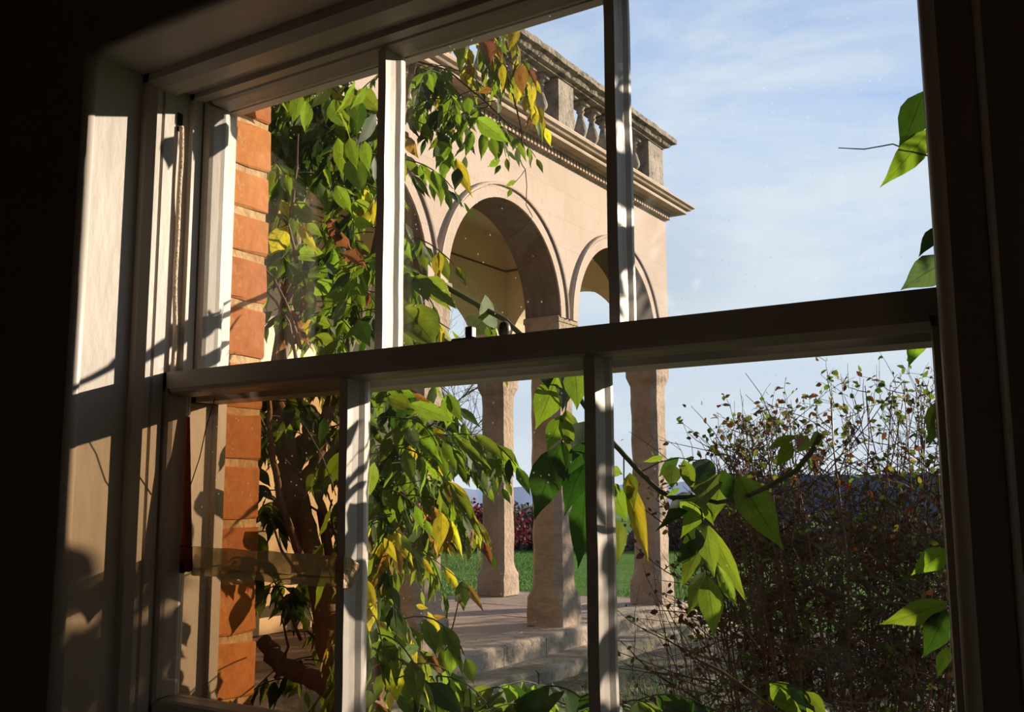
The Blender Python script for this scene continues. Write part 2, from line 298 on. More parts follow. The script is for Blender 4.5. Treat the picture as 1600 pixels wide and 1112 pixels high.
def ridge(name, dist, h0, amp, seed, m_, a0=-25, a1=80, foot=.72, zf=-40, label=None):
    mb = MB(); rd = random.Random(seed); ph = [rd.random()*6 for _ in range(7)]; n = 220; rings = []
    for i in range(n+1):
        a = R(a0)+R(a1-a0)*i/n; h = h0+amp*sum(math.sin(a*f+p)/(k+1) for k, (f, p) in enumerate(zip((3, 7, 15, 37, 80, 190, 410), ph)))
        ed = min(1, i/12, (n-i)/12); h = h*ed+(zf-CZ)*(1-ed) if a1 < 60 else h
        cx, cy = -math.sin(a), math.cos(a)
        rings.append([(cx*dist*foot, cy*dist*foot, zf), (cx*dist*(foot+.6*(1-foot)), cy*dist*(foot+.6*(1-foot)), zf+(CZ+h-zf)*.5), (cx*dist, cy*dist, CZ+h), (cx*dist*1.15, cy*dist*1.15, CZ+h*.8-2), (cx*dist*1.15, cy*dist*1.15, zf)])
    mb.stack(rings); return structure(name, mb, m_, smooth=True, label=label)
ridge('distant_hills', 1150, 13, 3.5, 4, M['hill2'], zf=-60, label='pale misty hills on the horizon')
ridge('misty_slope', 430, -3.2, 1.0, 9, M['hill1'], foot=.8, zf=-25, label='grey-green fields below the hills')
ridge('woodland_slope', 150, 2.6, .5, 2, M['wood_far'], a0=3, a1=22, foot=.93, zf=-4, label='dark wooded slope behind the shrub')

# ------------------------------------------------------------------ house: room shell and window wall
WX0, WX1, WZ0, WZ1 = -1.475, -.125, Z(-.46), Z(.765)      # rough opening
mb = MB()
def wall_with_hole(mb, X0, X1, Z0, Z1, Y0, Y1, hx0, hx1, hz0, hz1):
    mb.box((X0, Y0, Z0), (hx0, Y1, Z1)); mb.box((hx1, Y0, Z0), (X1, Y1, Z1)); mb.box((hx0, Y0, Z0), (hx1, Y1, hz0)); mb.box((hx0, Y0, hz1), (hx1, Y1, Z1))
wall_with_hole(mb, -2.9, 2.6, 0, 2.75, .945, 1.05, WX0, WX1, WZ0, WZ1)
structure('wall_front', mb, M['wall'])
mb = MB(); wall_with_hole(mb, -32, 2.75, GZ-.1, 11.5, 1.05, 1.352, -1.60, -.0, Z(-.47), Z(.95))
mb.box((-2.9, .95, 2.75), (2.6, 1.05, 2.9)); structure('wall_outer', mb, M['dark_brick'], label='dark brick house wall around the window')
mb = MB(); mb.box((-1.6, 1.0525, Z(-.5)), (-1.4575, 1.346, Z(.95))); mb.box((-.1425, 1.0525, Z(-.5)), (0, 1.346, Z(.95))); mb.box((-1.4575, 1.0525, Z(.768)), (-.1425, 1.235, Z(.95)))
ow = structure('wall_reveal', mb, M['mortar'], label='orange brick reveal with lime mortar left of the window')
mb = MB(); mb.box((-2.9, -3, -.1), (2.6, 1.05, 0)); structure('floor', mb, M['board'])
mb = MB(); mb.box((-2.9, -3, 2.75), (2.6, .95, 2.87)); structure('ceiling', mb, M['room'])
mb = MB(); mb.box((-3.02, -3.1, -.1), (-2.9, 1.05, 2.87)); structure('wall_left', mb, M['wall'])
mb = MB(); mb.box((2.6, -3.1, -.1), (2.72, -2.1, 2.87)); mb.box((2.6, -.8, -.1), (2.72, 1.05, 2.87)); mb.box((2.6, -2.1, -.1), (2.72, -.8, .9)); mb.box((2.6, -2.1, 2.2), (2.72, -.8, 2.87)); structure('wall_right', mb, M['room'])
w2 = thing('fill_window', (2.66, -1.45, .9), kind='structure', label='unseen window added in the right-hand wall to light the room')  # opening added out of view so sun and sky brighten the room
mb = MB()
for a, b in (((2.62, -2.1, .9), (2.70, -2.05, 2.2)), ((2.62, -.85, .9), (2.70, -.8, 2.2)), ((2.62, -2.1, .9), (2.70, -.8, .95)), ((2.62, -2.1, 2.15), (2.70, -.8, 2.2)), ((2.64, -1.465, .95), (2.68, -1.435, 2.15)), ((2.64, -2.05, 1.53), (2.68, -.85, 1.56))): mb.box(a, b)
mb.build('sash_frame', M['paint'], w2)
mb = MB(); mb.box((-2.9, -3.12, -.1), (2.6, -3, 2.87)); structure('wall_back', mb, M['room'])
# bricks of the outer reveal (left and right), each a part
def brick_mesh(i, dx, dy, dz):
    rd = random.Random(i); mb = MB(); N = 3; c = []
    rings = []
    for k, (z, s) in enumerate(((-1, .975), (-.9, 1), (0, 1.0), (.9, 1), (1, .975))):
        ring = []
        for (px_, py_) in ((-1, -1), (0, -1), (1, -1), (1, 0), (1, 1), (0, 1), (-1, 1), (-1, 0)):
            j = .03
            ring.append(((px_*s+rd.uniform(-j, j))*dx/2, (py_*s+rd.uniform(-j, j))*dy/2, (z+rd.uniform(-j, j)*2)*dz/2))
        rings.append(ring)
    mb.stack(rings); return mb
bzs = [.96, .835, .742, .640, .555, .468, .372, .262, .165, .066, -.047, -.150, -.258, -.372, -.49]   # bed joints read on the reveal
for r_i in range(len(bzs)-1):
    z1, z0 = bzs[r_i]-.008, bzs[r_i+1]+.008
    for X, sgn in ((-1.500, 1), (-.100, -1)):
        me = brick_mesh(r_i+(50 if sgn < 0 else 0), .092, .104, z1-z0).mesh('brick', M['brick'][(r_i*2+(r_i//3)) % 3])
        o = bpy.data.objects.new('brick', me); COL.objects.link(o); o.parent = ow
        o.location = (X, 1.2975+random.uniform(-.002, .002), (Z(z1)+Z(z0))/2); o.rotation_euler = (random.uniform(-.012, .012), 0, random.uniform(-.012, .012))
# outside sill and lintel
mb = MB(); mb.box((-1.60, 1.22, Z(-.53)), (0, 1.42, Z(-.455))); structure('trim_1', mb, M['kerb'], bevel=.008, label='stone sill outside the window')

# ------------------------------------------------------------------ window_1
win = thing('window_1', (-.8, 1.1, Z(-.46)), kind='structure', label='old white painted sash window of six panes')
P = M['paint']
LX, RX, HZ, SZ = -1.455, -.145, Z(.745), Z(-.435)
def wbox(name, a, b, m_=None, bev=.0025, parent=win, **k):
    mb = MB(); mb.box(a, b); return mb.build(name, m_ or P, parent, bevel=bev, **k)
# linings / box frame
wbox('jamb_lining', (LX-.02, .945, SZ-.03), (LX, 1.252, HZ+.02))
wbox('jamb_lining', (RX, .945, SZ-.03), (RX+.02, 1.252, HZ+.02))
wbox('head_lining', (LX, .945, HZ), (RX, 1.252, HZ+.02))
wbox('inner_sill', (LX-.06, .90, SZ-.03), (RX+.06, 1.252, SZ), bev=.006)
# architrave with rounded inner arris and outer bead
def arch_strip(name, pts, inward, up=False):
    pass
def casing(name, x0, x1, z0, z1):
    mb = MB(); mb.box((x0, .936, z0), (x1, .947, z1)); return mb
for nm, a, b in (('architrave', (LX-.045, SZ-.03), (LX-.004, HZ+.045)), ('architrave', (RX+.004, SZ-.03), (RX+.045, HZ+.045)), ('architrave', (LX-.004, HZ+.004), (RX+.004, HZ+.045))):
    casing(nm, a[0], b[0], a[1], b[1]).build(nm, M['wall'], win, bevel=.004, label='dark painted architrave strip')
mb = MB(); r_ = .011
mb.tube([(LX-.003, .946, SZ), (LX-.003, .946, HZ+.004)], r_, 12); mb.tube([(RX+.003, .946, SZ), (RX+.003, .946, HZ+.004)], r_, 12)
mb.tube([(LX-.003, .946, HZ+.004), (RX+.003, .946, HZ+.004)], r_, 12); mb.build('corner_bead', P, win, smooth=True)
mb = MB()
mb.tube([(RX+.042, .936, SZ), (RX+.042, .936, HZ+.045)], .004, 8)
mb.build('outer_bead', P, win, smooth=True)
# staff bead (moulded) and parting bead
def bead(name, Y0, Y1, h, step=False):
    mb = MB(); ya, yb = Y0, Y1
    for s, X in ((1, LX), (-1, RX)):
        prof = [(0, ya), (h*.55, ya), (h, ya+(yb-ya)*.25), (h, ya+(yb-ya)*.45), (h*.8, ya+(yb-ya)*.5), (h, ya+(yb-ya)*.58), (h, yb), (0, yb)] if step else [(0, ya), (h, ya), (h, yb), (0, yb)]
        if s < 0: prof = prof[::-1]
        mb.stack([[(X+s*p, y, z) for p, y in prof] for z in (SZ, HZ)])
    prof = [(0, ya), (h*.55, ya), (h, ya+(yb-ya)*.3), (h, yb), (0, yb)] if step else [(0, ya), (h, ya), (h, yb), (0, yb)]
    mb.stack([[(x, y, HZ-p) for p, y in prof] for x in (LX, RX)])
    mb.build(name, P, win)
bead('staff_bead', 1.047, 1.0965, .027, True)
bead('parting_bead', 1.150, 1.171, .011)
bead('outside_bead', 1.232, 1.252, .012)
# pulley slot and cord
mb = MB(); zc = Z(.685); mb.box((LX-.001, 1.122, zc-.018), (LX+.0015, 1.134, zc+.016)); mb.build('pulley_slot', M['black'], win)
cw = []
for k in range(40):
    t = k/39; cw.append((LX+.006+.002*math.sin(t*9), 1.128+.004*t+.001*math.sin(t*17), zc-.01-t*(zc-Z(.22))))
mb = MB(); mb.tube(cw, .0045, 8); mb.build('sash_cord', M['cord'], win, smooth=True)

def bar_v(mb, xc, z0, z1, yf, yg, w=.016, wg=.026):
    # glazing bar: narrow flat nose to the room, ovolo to a wider rebate at the glass, slimmer outside
    prof = [(-w/2, yf), (w/2, yf), (w/2, yf+.012), (w/2+.001, yg-.012), (wg/2, yg-.003), (wg/2, yg+.004), (.007, yg+.016), (-.007, yg+.016), (-wg/2, yg+.004), (-wg/2, yg-.003), (-w/2-.001, yg-.012), (-w/2, yf+.012)]
    zs = np.linspace(z0, z1, 9)
    mb.stack([[(xc+p+.0006*math.sin(k*2.1), y, z) for p, y in prof] for k, z in enumerate(zs)])
def sash(name, yf, yg, x0, x1, z0, z1, gx0, gx1, gz0, gz1, bars, extra_label):
    # a sash is a frame of two stiles and two rails joined in one part; panes and bars are its sub-parts
    mb = MB(); yb = yg+.016
    def mold(a, b, along, sgn, edge):
        # ovolo reveal from sash face down to the glass: faces opening; edge = opening coordinate at glass
        prof = [(0.0121, yf+.0004), (.006, yf+.003), (.003, yf+.010), (.0015, yg-.012), (0, yg-.004), (0, yg+.003), (.0121, yg+.0155)]
        if along == 'z': rings = [[(edge-sgn*p, y, z) for p, y in prof] for z in (a, b)]
        else: rings = [[(x, y, edge-sgn*p) for p, y in prof] for x in (a, b)]
        mb.stack(rings)
    mb.box((x0, yf, z0), (gx0-.012, yb, z1)); mb.box((gx1+.012, yf, z0), (x1, yb, z1))
    mb.box((x0, yf, gz1+.012), (x1, yb, z1)); mb.box((x0, yf, z0), (x1, yb, gz0-.012))
    mold(gz0, gz1, 'z', 1, gx0); mold(gz0, gz1, 'z', -1, gx1); mold(gx0-.004, gx1+.004, 'x', 1, gz0); mold(gx0-.004, gx1+.004, 'x', -1, gz1)
    fr = mb.build(name, P, win, label=extra_label)
    for xc in bars:
        mb = MB(); bar_v(mb, xc, gz0-.002, gz1+.002, yf+.002, yg)
        b = mb.build('glazing_bar', P, fr)
    edges = [gx0]+list(bars)+[gx1]
    return fr, edges
lo, le = sash('lower_sash', 1.10, 1.138, LX+.004, RX-.004, Z(-.425), Z(.216), -1.412, -.1915, Z(-.326), Z(.175), (-1.014, -.596), 'lower sash frame with worn paint')
up, ue = sash('upper_sash', 1.1745, 1.213, LX+.004, RX-.004, Z(.17), Z(.764), -1.424, -.1925, Z(.212), Z(.727), (-1.012, -.596), 'upper sash frame behind the lower one')
def pane(parent, x0, x1, z0, z1, y, m_, label=None):
    mb = MB(); mb.box((x0+.003, y-.0015, z0-.004), (x1-.003, y+.0015, z1+.004)); return mb.build('pane', m_, parent, label=label)
pane(lo, le[0], le[1], Z(-.326), Z(.175), 1.138, M['glass_amber'], 'cracked amber-tinted pane repaired with tape')
pane(lo, le[1], le[2], Z(-.326), Z(.175), 1.138, M['glass_clean']); pane(lo, le[2], le[3], Z(-.326), Z(.175), 1.138, M['glass_clean'])
pane(up, ue[0], ue[1], Z(.212), Z(.727), 1.213, M['glass_clean']); pane(up, ue[1], ue[2], Z(.212), Z(.727), 1.213, M['glass'], 'dusty pane with white specks')
pane(up, ue[2], ue[3], Z(.212), Z(.727), 1.213, M['glass_haze'], 'slightly hazed pane')
# sash lock on meeting rail
lk = thing('sash_fastener', at(730, 526, 1.125), 'small dark bronze sash fastener on the meeting rail', 'window catch')
a0 = at(728, 528, 1.125); mb = MB(); mb.box((a0.x-.018, a0.y-.012, Z(.2155)), (a0.x+.022, a0.y+.012, Z(.2215))); mb.build('base_plate', M['brass'], lk, bevel=.002)
mb = MB(); mb.box((a0.x+.002, a0.y-.006, Z(.2215)), (a0.x+.014, a0.y+.006, Z(.238))); mb.build('lever', M['brass'], lk, bevel=.002)
k0 = at(788, 516, 1.15); mb = MB(); mb.lathe((k0.x, k0.y, Z(.214)), [(.010, 0), (.010, .004), (.005, .007), (.0085, .013), (.0095, .02), (.008, .027), (.004, .031), (.001, .032)], 14)
mb.build('brass_stop', M['brass'], None, smooth=True, label='dark rounded acorn knob standing behind the meeting rail', cat='window knob')
# tape
tp = thing('adhesive_tape', at(400, 885, 1.138), 'yellowed strips of adhesive tape across the lower left pane', 'tape')
def sheet(corners, th, name, m_, n=14, wob=.0006, **k):
    c = [Vector(q) for q in corners]; mb = MB(); f = []; v = []
    for i in range(n+1):
        t = i/n; a = c[0].lerp(c[1], t); b = c[3].lerp(c[2], t); w_ = wob*math.sin(t*23+1)
        for p_, s in ((a, 1), (b, -1)):
            v.append(p_+Vector((0, -th, w_*s*1.5))); v.append(p_+Vector((0, 0, w_*s*1.5)))
    for i in range(n):
        q = i*4; r2 = q+4
        f += [(q, r2, r2+2, q+2), (q+1, q+3, r2+3, r2+1), (q, q+1, r2+1, r2), (q+2, r2+2, r2+3, q+3)]
    mb.add(v, f); return mb.build(name, m_, tp, **k)
yg = 1.1362
sheet([at(299, 853, yg), at(527, 868, yg), at(527, 904, yg), at(299, 888, yg)], .0005, 'tape_strip', M['tape'])
sheet([at(299, 887, yg-.0008), at(527, 901, yg-.0008), at(527, 918, yg-.0008), at(299, 898, yg-.0008)], .0005, 'tape_strip', M['tape'])
sheet([at(262, 655, yg), at(297, 650, yg), at(300, 855, yg), at(262, 852, yg)], .0005, 'brown_tape_strip', M['tape_brown'], label='vertical brown tape along the left edge')
sheet([at(262, 851, yg-.001), at(301, 853, yg-.001), at(301, 892, yg-.001), at(268, 898, yg-.001)], .0008, 'brown_tape_patch', M['tape_brown'])
mb = MB(); zt_, zb_ = at(545, 868, 1.115).z, at(545, 921, 1.115).z
v = [(-1.0225, zb_+.006), (-1.0225, zt_-.004), (-1.012, zt_), (-1.0050, zt_-.002)]
a_ = [(-1.0225, 1.0995, zb_+.010), (-1.0225, 1.0995, zt_-.006), (-1.0045, 1.0990, zt_), (-1.0035, 1.113, zt_-.003), (-1.0005, 1.127, zt_-.012), (-1.0000, 1.129, zb_+.018), (-1.0035, 1.112, zb_+.002), (-1.0045, 1.0990, zb_+.004)]
b_ = [(x+.0006, y-.0008, z) for x, y, z in a_]
mb.add(a_+b_, [(8, 9, 10, 15), (10, 11, 14, 15), (11, 12, 13, 14), (0, 7, 2, 1), (2, 7, 6, 3), (3, 6, 5, 4)]+[(k, (k+1) % 8, (k+1) % 8+8, k+8) for k in range(8)])
mb.build('tape_end', mat('folded tape end', (.36, .25, .12), .4, .8, 60, (.24, .15, .06), 60), tp, label='crumpled brown tape end on the glazing bar')
for pts, m_, r_ in (([(336, 622), (322, 668), (312, 715), (298, 757)], 'crack_dark', .0009), ([(461, 646), (478, 668), (502, 710), (517, 748), (525, 774)], 'crack', .0008)):
    mb = MB(); mb.tube([at(x, y, 1.1355) for x, y in pts], r_, 5); mb.build('crack', M[m_], lo)

# ------------------------------------------------------------------ terrace (platform and steps)
TZ = Z(-1.53)
ter = thing('terrace', (-7.5, 7.5, GZ), kind='structure', label='stone terrace carrying the loggia with two steps')
def block(a, b, seed, j=.008, bev=.012, n=6, axis=1):
    # a worn stone block subdivided along its long axis with irregular arrises
    rd = random.Random(seed); rings = []
    x0, y0, z0 = a; x1, y1, z1 = b
    for k in range(n+1):
        t = k/n; y = y0+(y1-y0)*t; q = lambda: rd.uniform(-j, j)
        e_ = .006 if 0 < k < n else .016
        rings.append([(x0, y, z0), (x1+q()*.4, y, z0), (x1+q()*.6, y, z1-.03-abs(q())), (x1-.008-e_+q()*.5, y, z1-e_-abs(q())*.5), (x1-.03, y, z1-(.010 if k in (0, n) else 0)), (x0, y, z1)])
    mb = MB(); mb.stack(rings); return mb
y = 1.4; i = 0
while y < 14.0:
    L_ = random.Random(i+3).choice((.85, 1.0, 1.15, 1.3)); L_ = min(L_, 14.02-y)
    block((-6.35, y+.006, Z(-1.80)), (-5.84, y+L_-.006, TZ), i).build('kerb_stone', M['kerb'], ter); y += L_; i += 1
y = 1.4
while y < 14.5:
    L_ = random.Random(i+31).choice((.95, 1.15, 1.35, 1.5)); L_ = min(L_, 14.52-y)
    block((-5.9, y+.006, Z(-2.02)), (-5.43+.01*random.random(), y+L_-.006, Z(-1.745)), i+50, .010).build('step_stone', M['tread'], ter); y += L_; i += 1
# slabs
ycur = 1.4; i = 0
while ycur < 14.0:
    h = random.Random(i).choice((.8, .95, 1.1)); h = min(h, 14.0-ycur)
    x = -9.45
    while x < -6.36:
        w_ = random.Random(i*5+2).choice((.85, 1.05, 1.3)); w_ = min(w_, -6.355-x)
        if w_ < .3: w_ = -6.355-x
        g = .005; mb = MB(); rd = random.Random(i*9); dz = rd.uniform(-.006, 0); dq = [rd.uniform(-.004, .002) for _ in range(9)]
        xs_ = (x+g, x+w_/2, x+w_-g); ys_ = (ycur+g, ycur+h/2, ycur+h-g)
        v = [(xx, yy, TZ+dz+dq[a*3+b]-(.008 if (a != 1 or b != 1) else 0)) for a, xx in enumerate(xs_) for b, yy in enumerate(ys_)]
        v += [(xx, yy, TZ-.12) for a, xx in enumerate(xs_) for b, yy in enumerate(ys_)]
        f = [(a*3+b, (a+1)*3+b, (a+1)*3+b+1, a*3+b+1) for a in range(2) for b in range(2)]
        ring = [0, 1, 2, 5, 8, 7, 6, 3]; f += [(ring[k], ring[(k+1) % 8], ring[(k+1) % 8]+9, ring[k]+9) for k in range(8)]
        mb.add(v, f); mb.build('paving_slab', M['paving'], ter); x += w_; i += 1
    ycur += h
mb = MB(); mb.box((-9.5, 1.4, Z(-2.1)), (-6.0, 14.02, TZ-.03)); mb.build('terrace_core', M['soil'], ter)

# ------------------------------------------------------------------ loggia
lg = thing('loggia', (-7.5, 7.5, TZ), 'cream stone arcaded loggia with a balustraded roof beyond the window', 'building')
ZS, ZT, RAD = Z(2.2), Z(4.17), 1.165
mapF = lambda s, d, z: (-6.0-d, s, z)            # front wall, depth goes inward (-X)
mapB = lambda s, d, z: (-9.1+d, s, z)            # back wall, outer face X=-9.1
mapE = lambda s, d, z: (s, 13.62-d, z)           # end wall, outer face Y=13.62
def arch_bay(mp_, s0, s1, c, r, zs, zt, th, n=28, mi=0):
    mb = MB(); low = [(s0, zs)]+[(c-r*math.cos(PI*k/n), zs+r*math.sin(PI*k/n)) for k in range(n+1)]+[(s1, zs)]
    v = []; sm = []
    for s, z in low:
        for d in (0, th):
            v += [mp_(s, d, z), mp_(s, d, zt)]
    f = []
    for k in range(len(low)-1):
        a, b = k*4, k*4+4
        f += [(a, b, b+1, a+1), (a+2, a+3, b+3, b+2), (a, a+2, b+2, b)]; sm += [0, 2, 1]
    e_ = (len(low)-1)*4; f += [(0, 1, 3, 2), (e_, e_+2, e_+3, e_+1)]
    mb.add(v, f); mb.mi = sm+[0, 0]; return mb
def archivolt(mp_, c, r, zs, n=36, zl=None):
    # moulded ring standing proud of the wall, running down to the impost
    prof = [(r+.001, .0), (r+.001, -.022), (r+.125, -.022), (r+.13, -.012), (r+.14, -.012), (r+.145, -.045), (r+.165, -.05), (r+.178, -.035), (r+.18, 0)]
    mb = MB(); rings = []
    for k in range(-1, n+2):
        kk = min(max(k, 0), n); a = PI*kk/n; dz = -.02 if k < 0 or k > n else 0
        rings.append([mp_(c-q*math.cos(a), d, zs+q*math.sin(a)+dz) for q, d in prof])
    mb.stack(rings); return mb
# front bays
cols = [2.46, 5.18, 7.88, 10.57, 13.35]
bays = []
for i in range(len(cols)-1):
    s0, s1 = cols[i], cols[i+1]; c = (s0+s1)/2
    if i == 3: c = 11.95
    if i == 2: c = 9.20
    bays.append((s0, s1 if i < 3 else 13.62, c))
for s0, s1, c in bays:
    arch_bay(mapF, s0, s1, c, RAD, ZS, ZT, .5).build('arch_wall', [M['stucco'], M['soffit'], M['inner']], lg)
    archivolt(mapF, c, RAD, ZS).build('archivolt', M['stucco'], lg, smooth=False)
mb = MB(); mb.box((-6.5, 1.362, TZ), (-6.0, 2.46, ZT)); mb.build('wall_stub', M['stucco'], lg)
# end bay
arch_bay(mapE, -9.1, -6.5, -7.52, 1.04, ZS, ZT, .5).build('arch_wall', [M['stucco'], M['inner'], M['inner']], lg)
archivolt(mapE, -7.52, 1.04, ZS).build('archivolt', M['stucco'], lg)
# back wall: solid, then the last bay open
mb = MB(); mb.box((-9.1, 1.362, TZ), (-8.6, 10.72, ZT)); mb.build('back_wall', M['inner'], lg, label='solid cream back wall of the loggia')
arch_bay(mapB, 10.72, 13.12, 11.93, 1.08, Z(2.02), ZT, .5).build('arch_wall', [M['stucco'], M['inner'], M['inner']], lg)
# ceiling, ledge
mb = MB(); mb.box((-8.9, 1.4, Z(4.165)), (-6.2, 13.4, Z(4.36))); mb.build('ceiling_slab', M['ceil'], lg)
mb = MB(); 
mb.box((-8.6, 13.085, Z(3.60)), (-6.5, 13.13, Z(3.625))); mb.box((-8.61, 1.4, Z(3.60)), (-8.585, 13.1, Z(3.625)))
mb.build('wall_ledge', M['dark_line'], lg, label='thin dark ledge line on the inner wall')
rings = []
mb = MB(); mb.tube([(-8.6, 13.10, Z(4.165)), (-7.9, 13.095, Z(4.16)), (-7.2, 13.1, Z(4.17)), (-6.5, 13.10, Z(4.165))], .018, 6); mb.build('ceiling_crack', M['dark_line'], lg)
# columns
def column(mp_c, w=.25, seed=0, zi=2.2):
    rd = random.Random(seed); rings = []
    lv = [(-1.53, .250, .030), (-1.40, .252, .028), (-1.28, .250, .032), (-1.20, .247, .035), (-1.17, .240, .06), (-1.09, .216, .068), (-1.0, .209, .070)]
    lv += [(z, .209+rd.uniform(-.006, .006), .070+rd.uniform(-.010, .010)) for z in np.linspace(-.8, 1.35, 13)]
    lv += [(1.45, .210, .070), (1.60, .214, .066), (1.70, .242, .045), (1.74, .247, .03), (2.06, .248, .028), (2.12, .248, .02), (2.13, .257, .012), (zi-.02, .258, .012), (zi, .252, .012)]
    for z, h, c in lv:
        j = lambda: rd.uniform(-.0035, .0035)
        if z > zi-.1 and z > 2.1 and zi < 2.2: pass
        rings.append([(x+j(), y+j(), z) for x, y in ((-h, -h+c), (-h+c, -h), (h-c, -h), (h, -h+c), (h, h-c), (h-c, h), (-h+c, h), (-h, h-c))])
    mb = MB(); mb.stack([[(mp_c[0]+x, mp_c[1]+y, Z(z if zi > 2.1 or z < 1.7 else z-.17)) for x, y, z in r_] for r_ in rings]); return mb
for i, yc in enumerate(cols): column((-6.25, yc if i < 4 else 13.37), seed=i).build('column', M['stone'], lg)
column((-8.85, 13.25), seed=11).build('column', M['stone'], lg, label='sunlit back corner column')
column((-8.85, 10.72), seed=12).build('pilaster', M['stone'], lg)
# cornice swept around
def sweep(prof, name, m_, jitter=0, step=None):
    # prof: (outward, z) ; path: along front (X=-6), end (Y=13.62), back (X=-9.1), mitred
    mb = MB(); rd = random.Random(5)
    path = [(1.37, None)]
    pts = []
    ysamp = np.arange(1.37, 13.5, step) if step else [1.37]
    rings = []
    for yy in ysamp:
        w_ = rd.uniform(-jitter, jitter); rings.append([(-6.0+d, yy, Z(z+(w_ if jitter and z > prof[0][1]+.05 else 0))) for d, z in prof])
    rings.append([(-6.0+d, 13.62+d, Z(z)) for d, z in prof])
    if step:
        for xx in np.arange(-6.4, -8.9, -step): 
            w_ = rd.uniform(-jitter, jitter); rings.append([(xx, 13.62+d, Z(z+(w_ if jitter and z > prof[0][1]+.05 else 0))) for d, z in prof])
    rings.append([(-9.1-d, 13.62+d, Z(z)) for d, z in prof])
    rings.append([(-9.1-d, 1.37, Z(z)) for d, z in prof])
    mb.stack(rings); return mb.build(name, m_, lg)
sweep([(-.2, 4.15), (.012, 4.15), (.016, 4.165), (.03, 4.17), (.03, 4.25), (.10, 4.255), (.13, 4.29), (-.2, 4.29)], 'bed_mould', M['cornice'])
sweep([(-.2, 4.285), (.25, 4.285), (.255, 4.30), (.255, 4.335), (.29, 4.34), (.30, 4.345), (.315, 4.365), (.345, 4.38), (.352, 4.385), (.352, 4.40), (.33, 4.405), (.0, 4.46), (-.2, 4.46)], 'cornice', M['cornice'])
sweep([(-.35, 4.455), (.045, 4.455), (.045, 4.52), (.03, 4.53), (.025, 4.60), (.035, 4.61), (.055, 4.64), (.055, 4.665), (.0, 4.69), (-.35, 4.69)], 'plinth_course', M['cornice'])
sweep([(-.36, 5.30), (.01, 5.30), (.015, 5.325), (.07, 5.335), (.10, 5.375), (.105, 5.385), (.16, 5.40), (.165, 5.47), (.145, 5.49), (-.10, 5.51), (-.40, 5.49)], 'coping', M['coping'], jitter=.008, step=.12)
mb = MB(); y = 1.6
while y < 13.66:
    mb.box((-5.975, y, Z(4.172)), (-5.925, y+.048, Z(4.248))); y += .080
x = -6.0
while x > -9.1:
    mb.box((x-.048, 13.645, Z(4.172)), (x, 13.695, Z(4.248))); x -= .080
mb.build('dentil_course', M['cornice'], lg, kind='stuff')
# parapet piers and balusters
def pier(x0, x1, y0, y1, s):
    return block((x0, y0, Z(4.68)), (x1, y1, Z(5.31)), s, .003)
piers = [(1.4, 1.75), (4.98, 5.37), (7.69, 8.08), (10.40, 10.79), (13.08, 13.60)]
for k, (a, b) in enumerate(piers): pier(-6.36, -6.0, a, b, k).build('parapet_pier', M['dark_stone'], lg, bevel=.006)
pier(-9.1, -8.75, 13.25, 13.6, 9).build('parapet_pier', M['dark_stone'], lg, bevel=.006)
BZ = Z(4.69); bp = [(.085, 0), (.085, .045), (.06, .052), (.066, .075), (.055, .09), (.045, .10), (.062, .13), (.085, .17), (.092, .205), (.088, .24), (.070, .30), (.050, .37), (.040, .42), (.038, .455), (.055, .46), (.058, .475), (.042, .485), (.045, .50), (.065, .535), (.075, .55)]
mb = MB(); mb.lathe((0, 0, 0), bp, 14)
mb.box((-.095, -.095, -.01), (.095, .095, .045)); mb.box((-.095, -.095, .55), (.095, .095, .62))
bme = mb.mesh('baluster', M['dark_stone'], True)
try:
    for p_ in bme.polygons:
        if len(p_.vertices) == 4 and abs(p_.normal.z) > .99: p_.use_smooth = False
except Exception: pass
spots = []
for k in range(len(piers)-1):
    a, b = piers[k][1], piers[k+1][0]; n = max(1, round((b-a)/.33))
    spots += [(-6.17, a+(b-a)*(j+.5)/n) for j in range(n)]
spots += [(-8.75+(2.39)*(j+.5)/7, 13.42) for j in range(7)]
for (x, y) in spots:
    o = bpy.data.objects.new('baluster', bme); COL.objects.link(o); o.parent = lg; o.matrix_parent_inverse = Matrix.Translation(-lg.location); o.location = (x, y, BZ)
    o.rotation_euler.z = random.uniform(-.04, .04)
mb = MB(); mb.box((-8.9, 1.4, Z(4.36)), (-6.2, 13.4, Z(4.44))); mb.build('roof_deck', M['dark_stone'], lg)

# bench against the back wall
bn = thing('garden_bench', (-8.3, 9.7, TZ), 'weathered wooden bench against the inner wall of the loggia', 'bench')
for k in range(4):
    mb = MB(); mb.box((-8.53+k*.115, 8.6, TZ+.43), (-8.43+k*.115, 10.15, TZ+.46)); mb.build('seat_slat', M['wood'], bn, bevel=.004)
for (x, y) in ((-8.5, 8.68), (-8.12, 8.68), (-8.5, 10.06), (-8.12, 10.06)):
    mb = MB(); mb.box((x-.03, y-.03, TZ), (x+.03, y+.03, TZ+.43)); mb.build('leg', M['wood'], bn, bevel=.004)
for k in range(3):
    mb = MB(); mb.box((-8.56, 8.6, TZ+.55+k*.13), (-8.53, 10.15, TZ+.64+k*.13)); mb.build('back_slat', M['wood'], bn, bevel=.004)

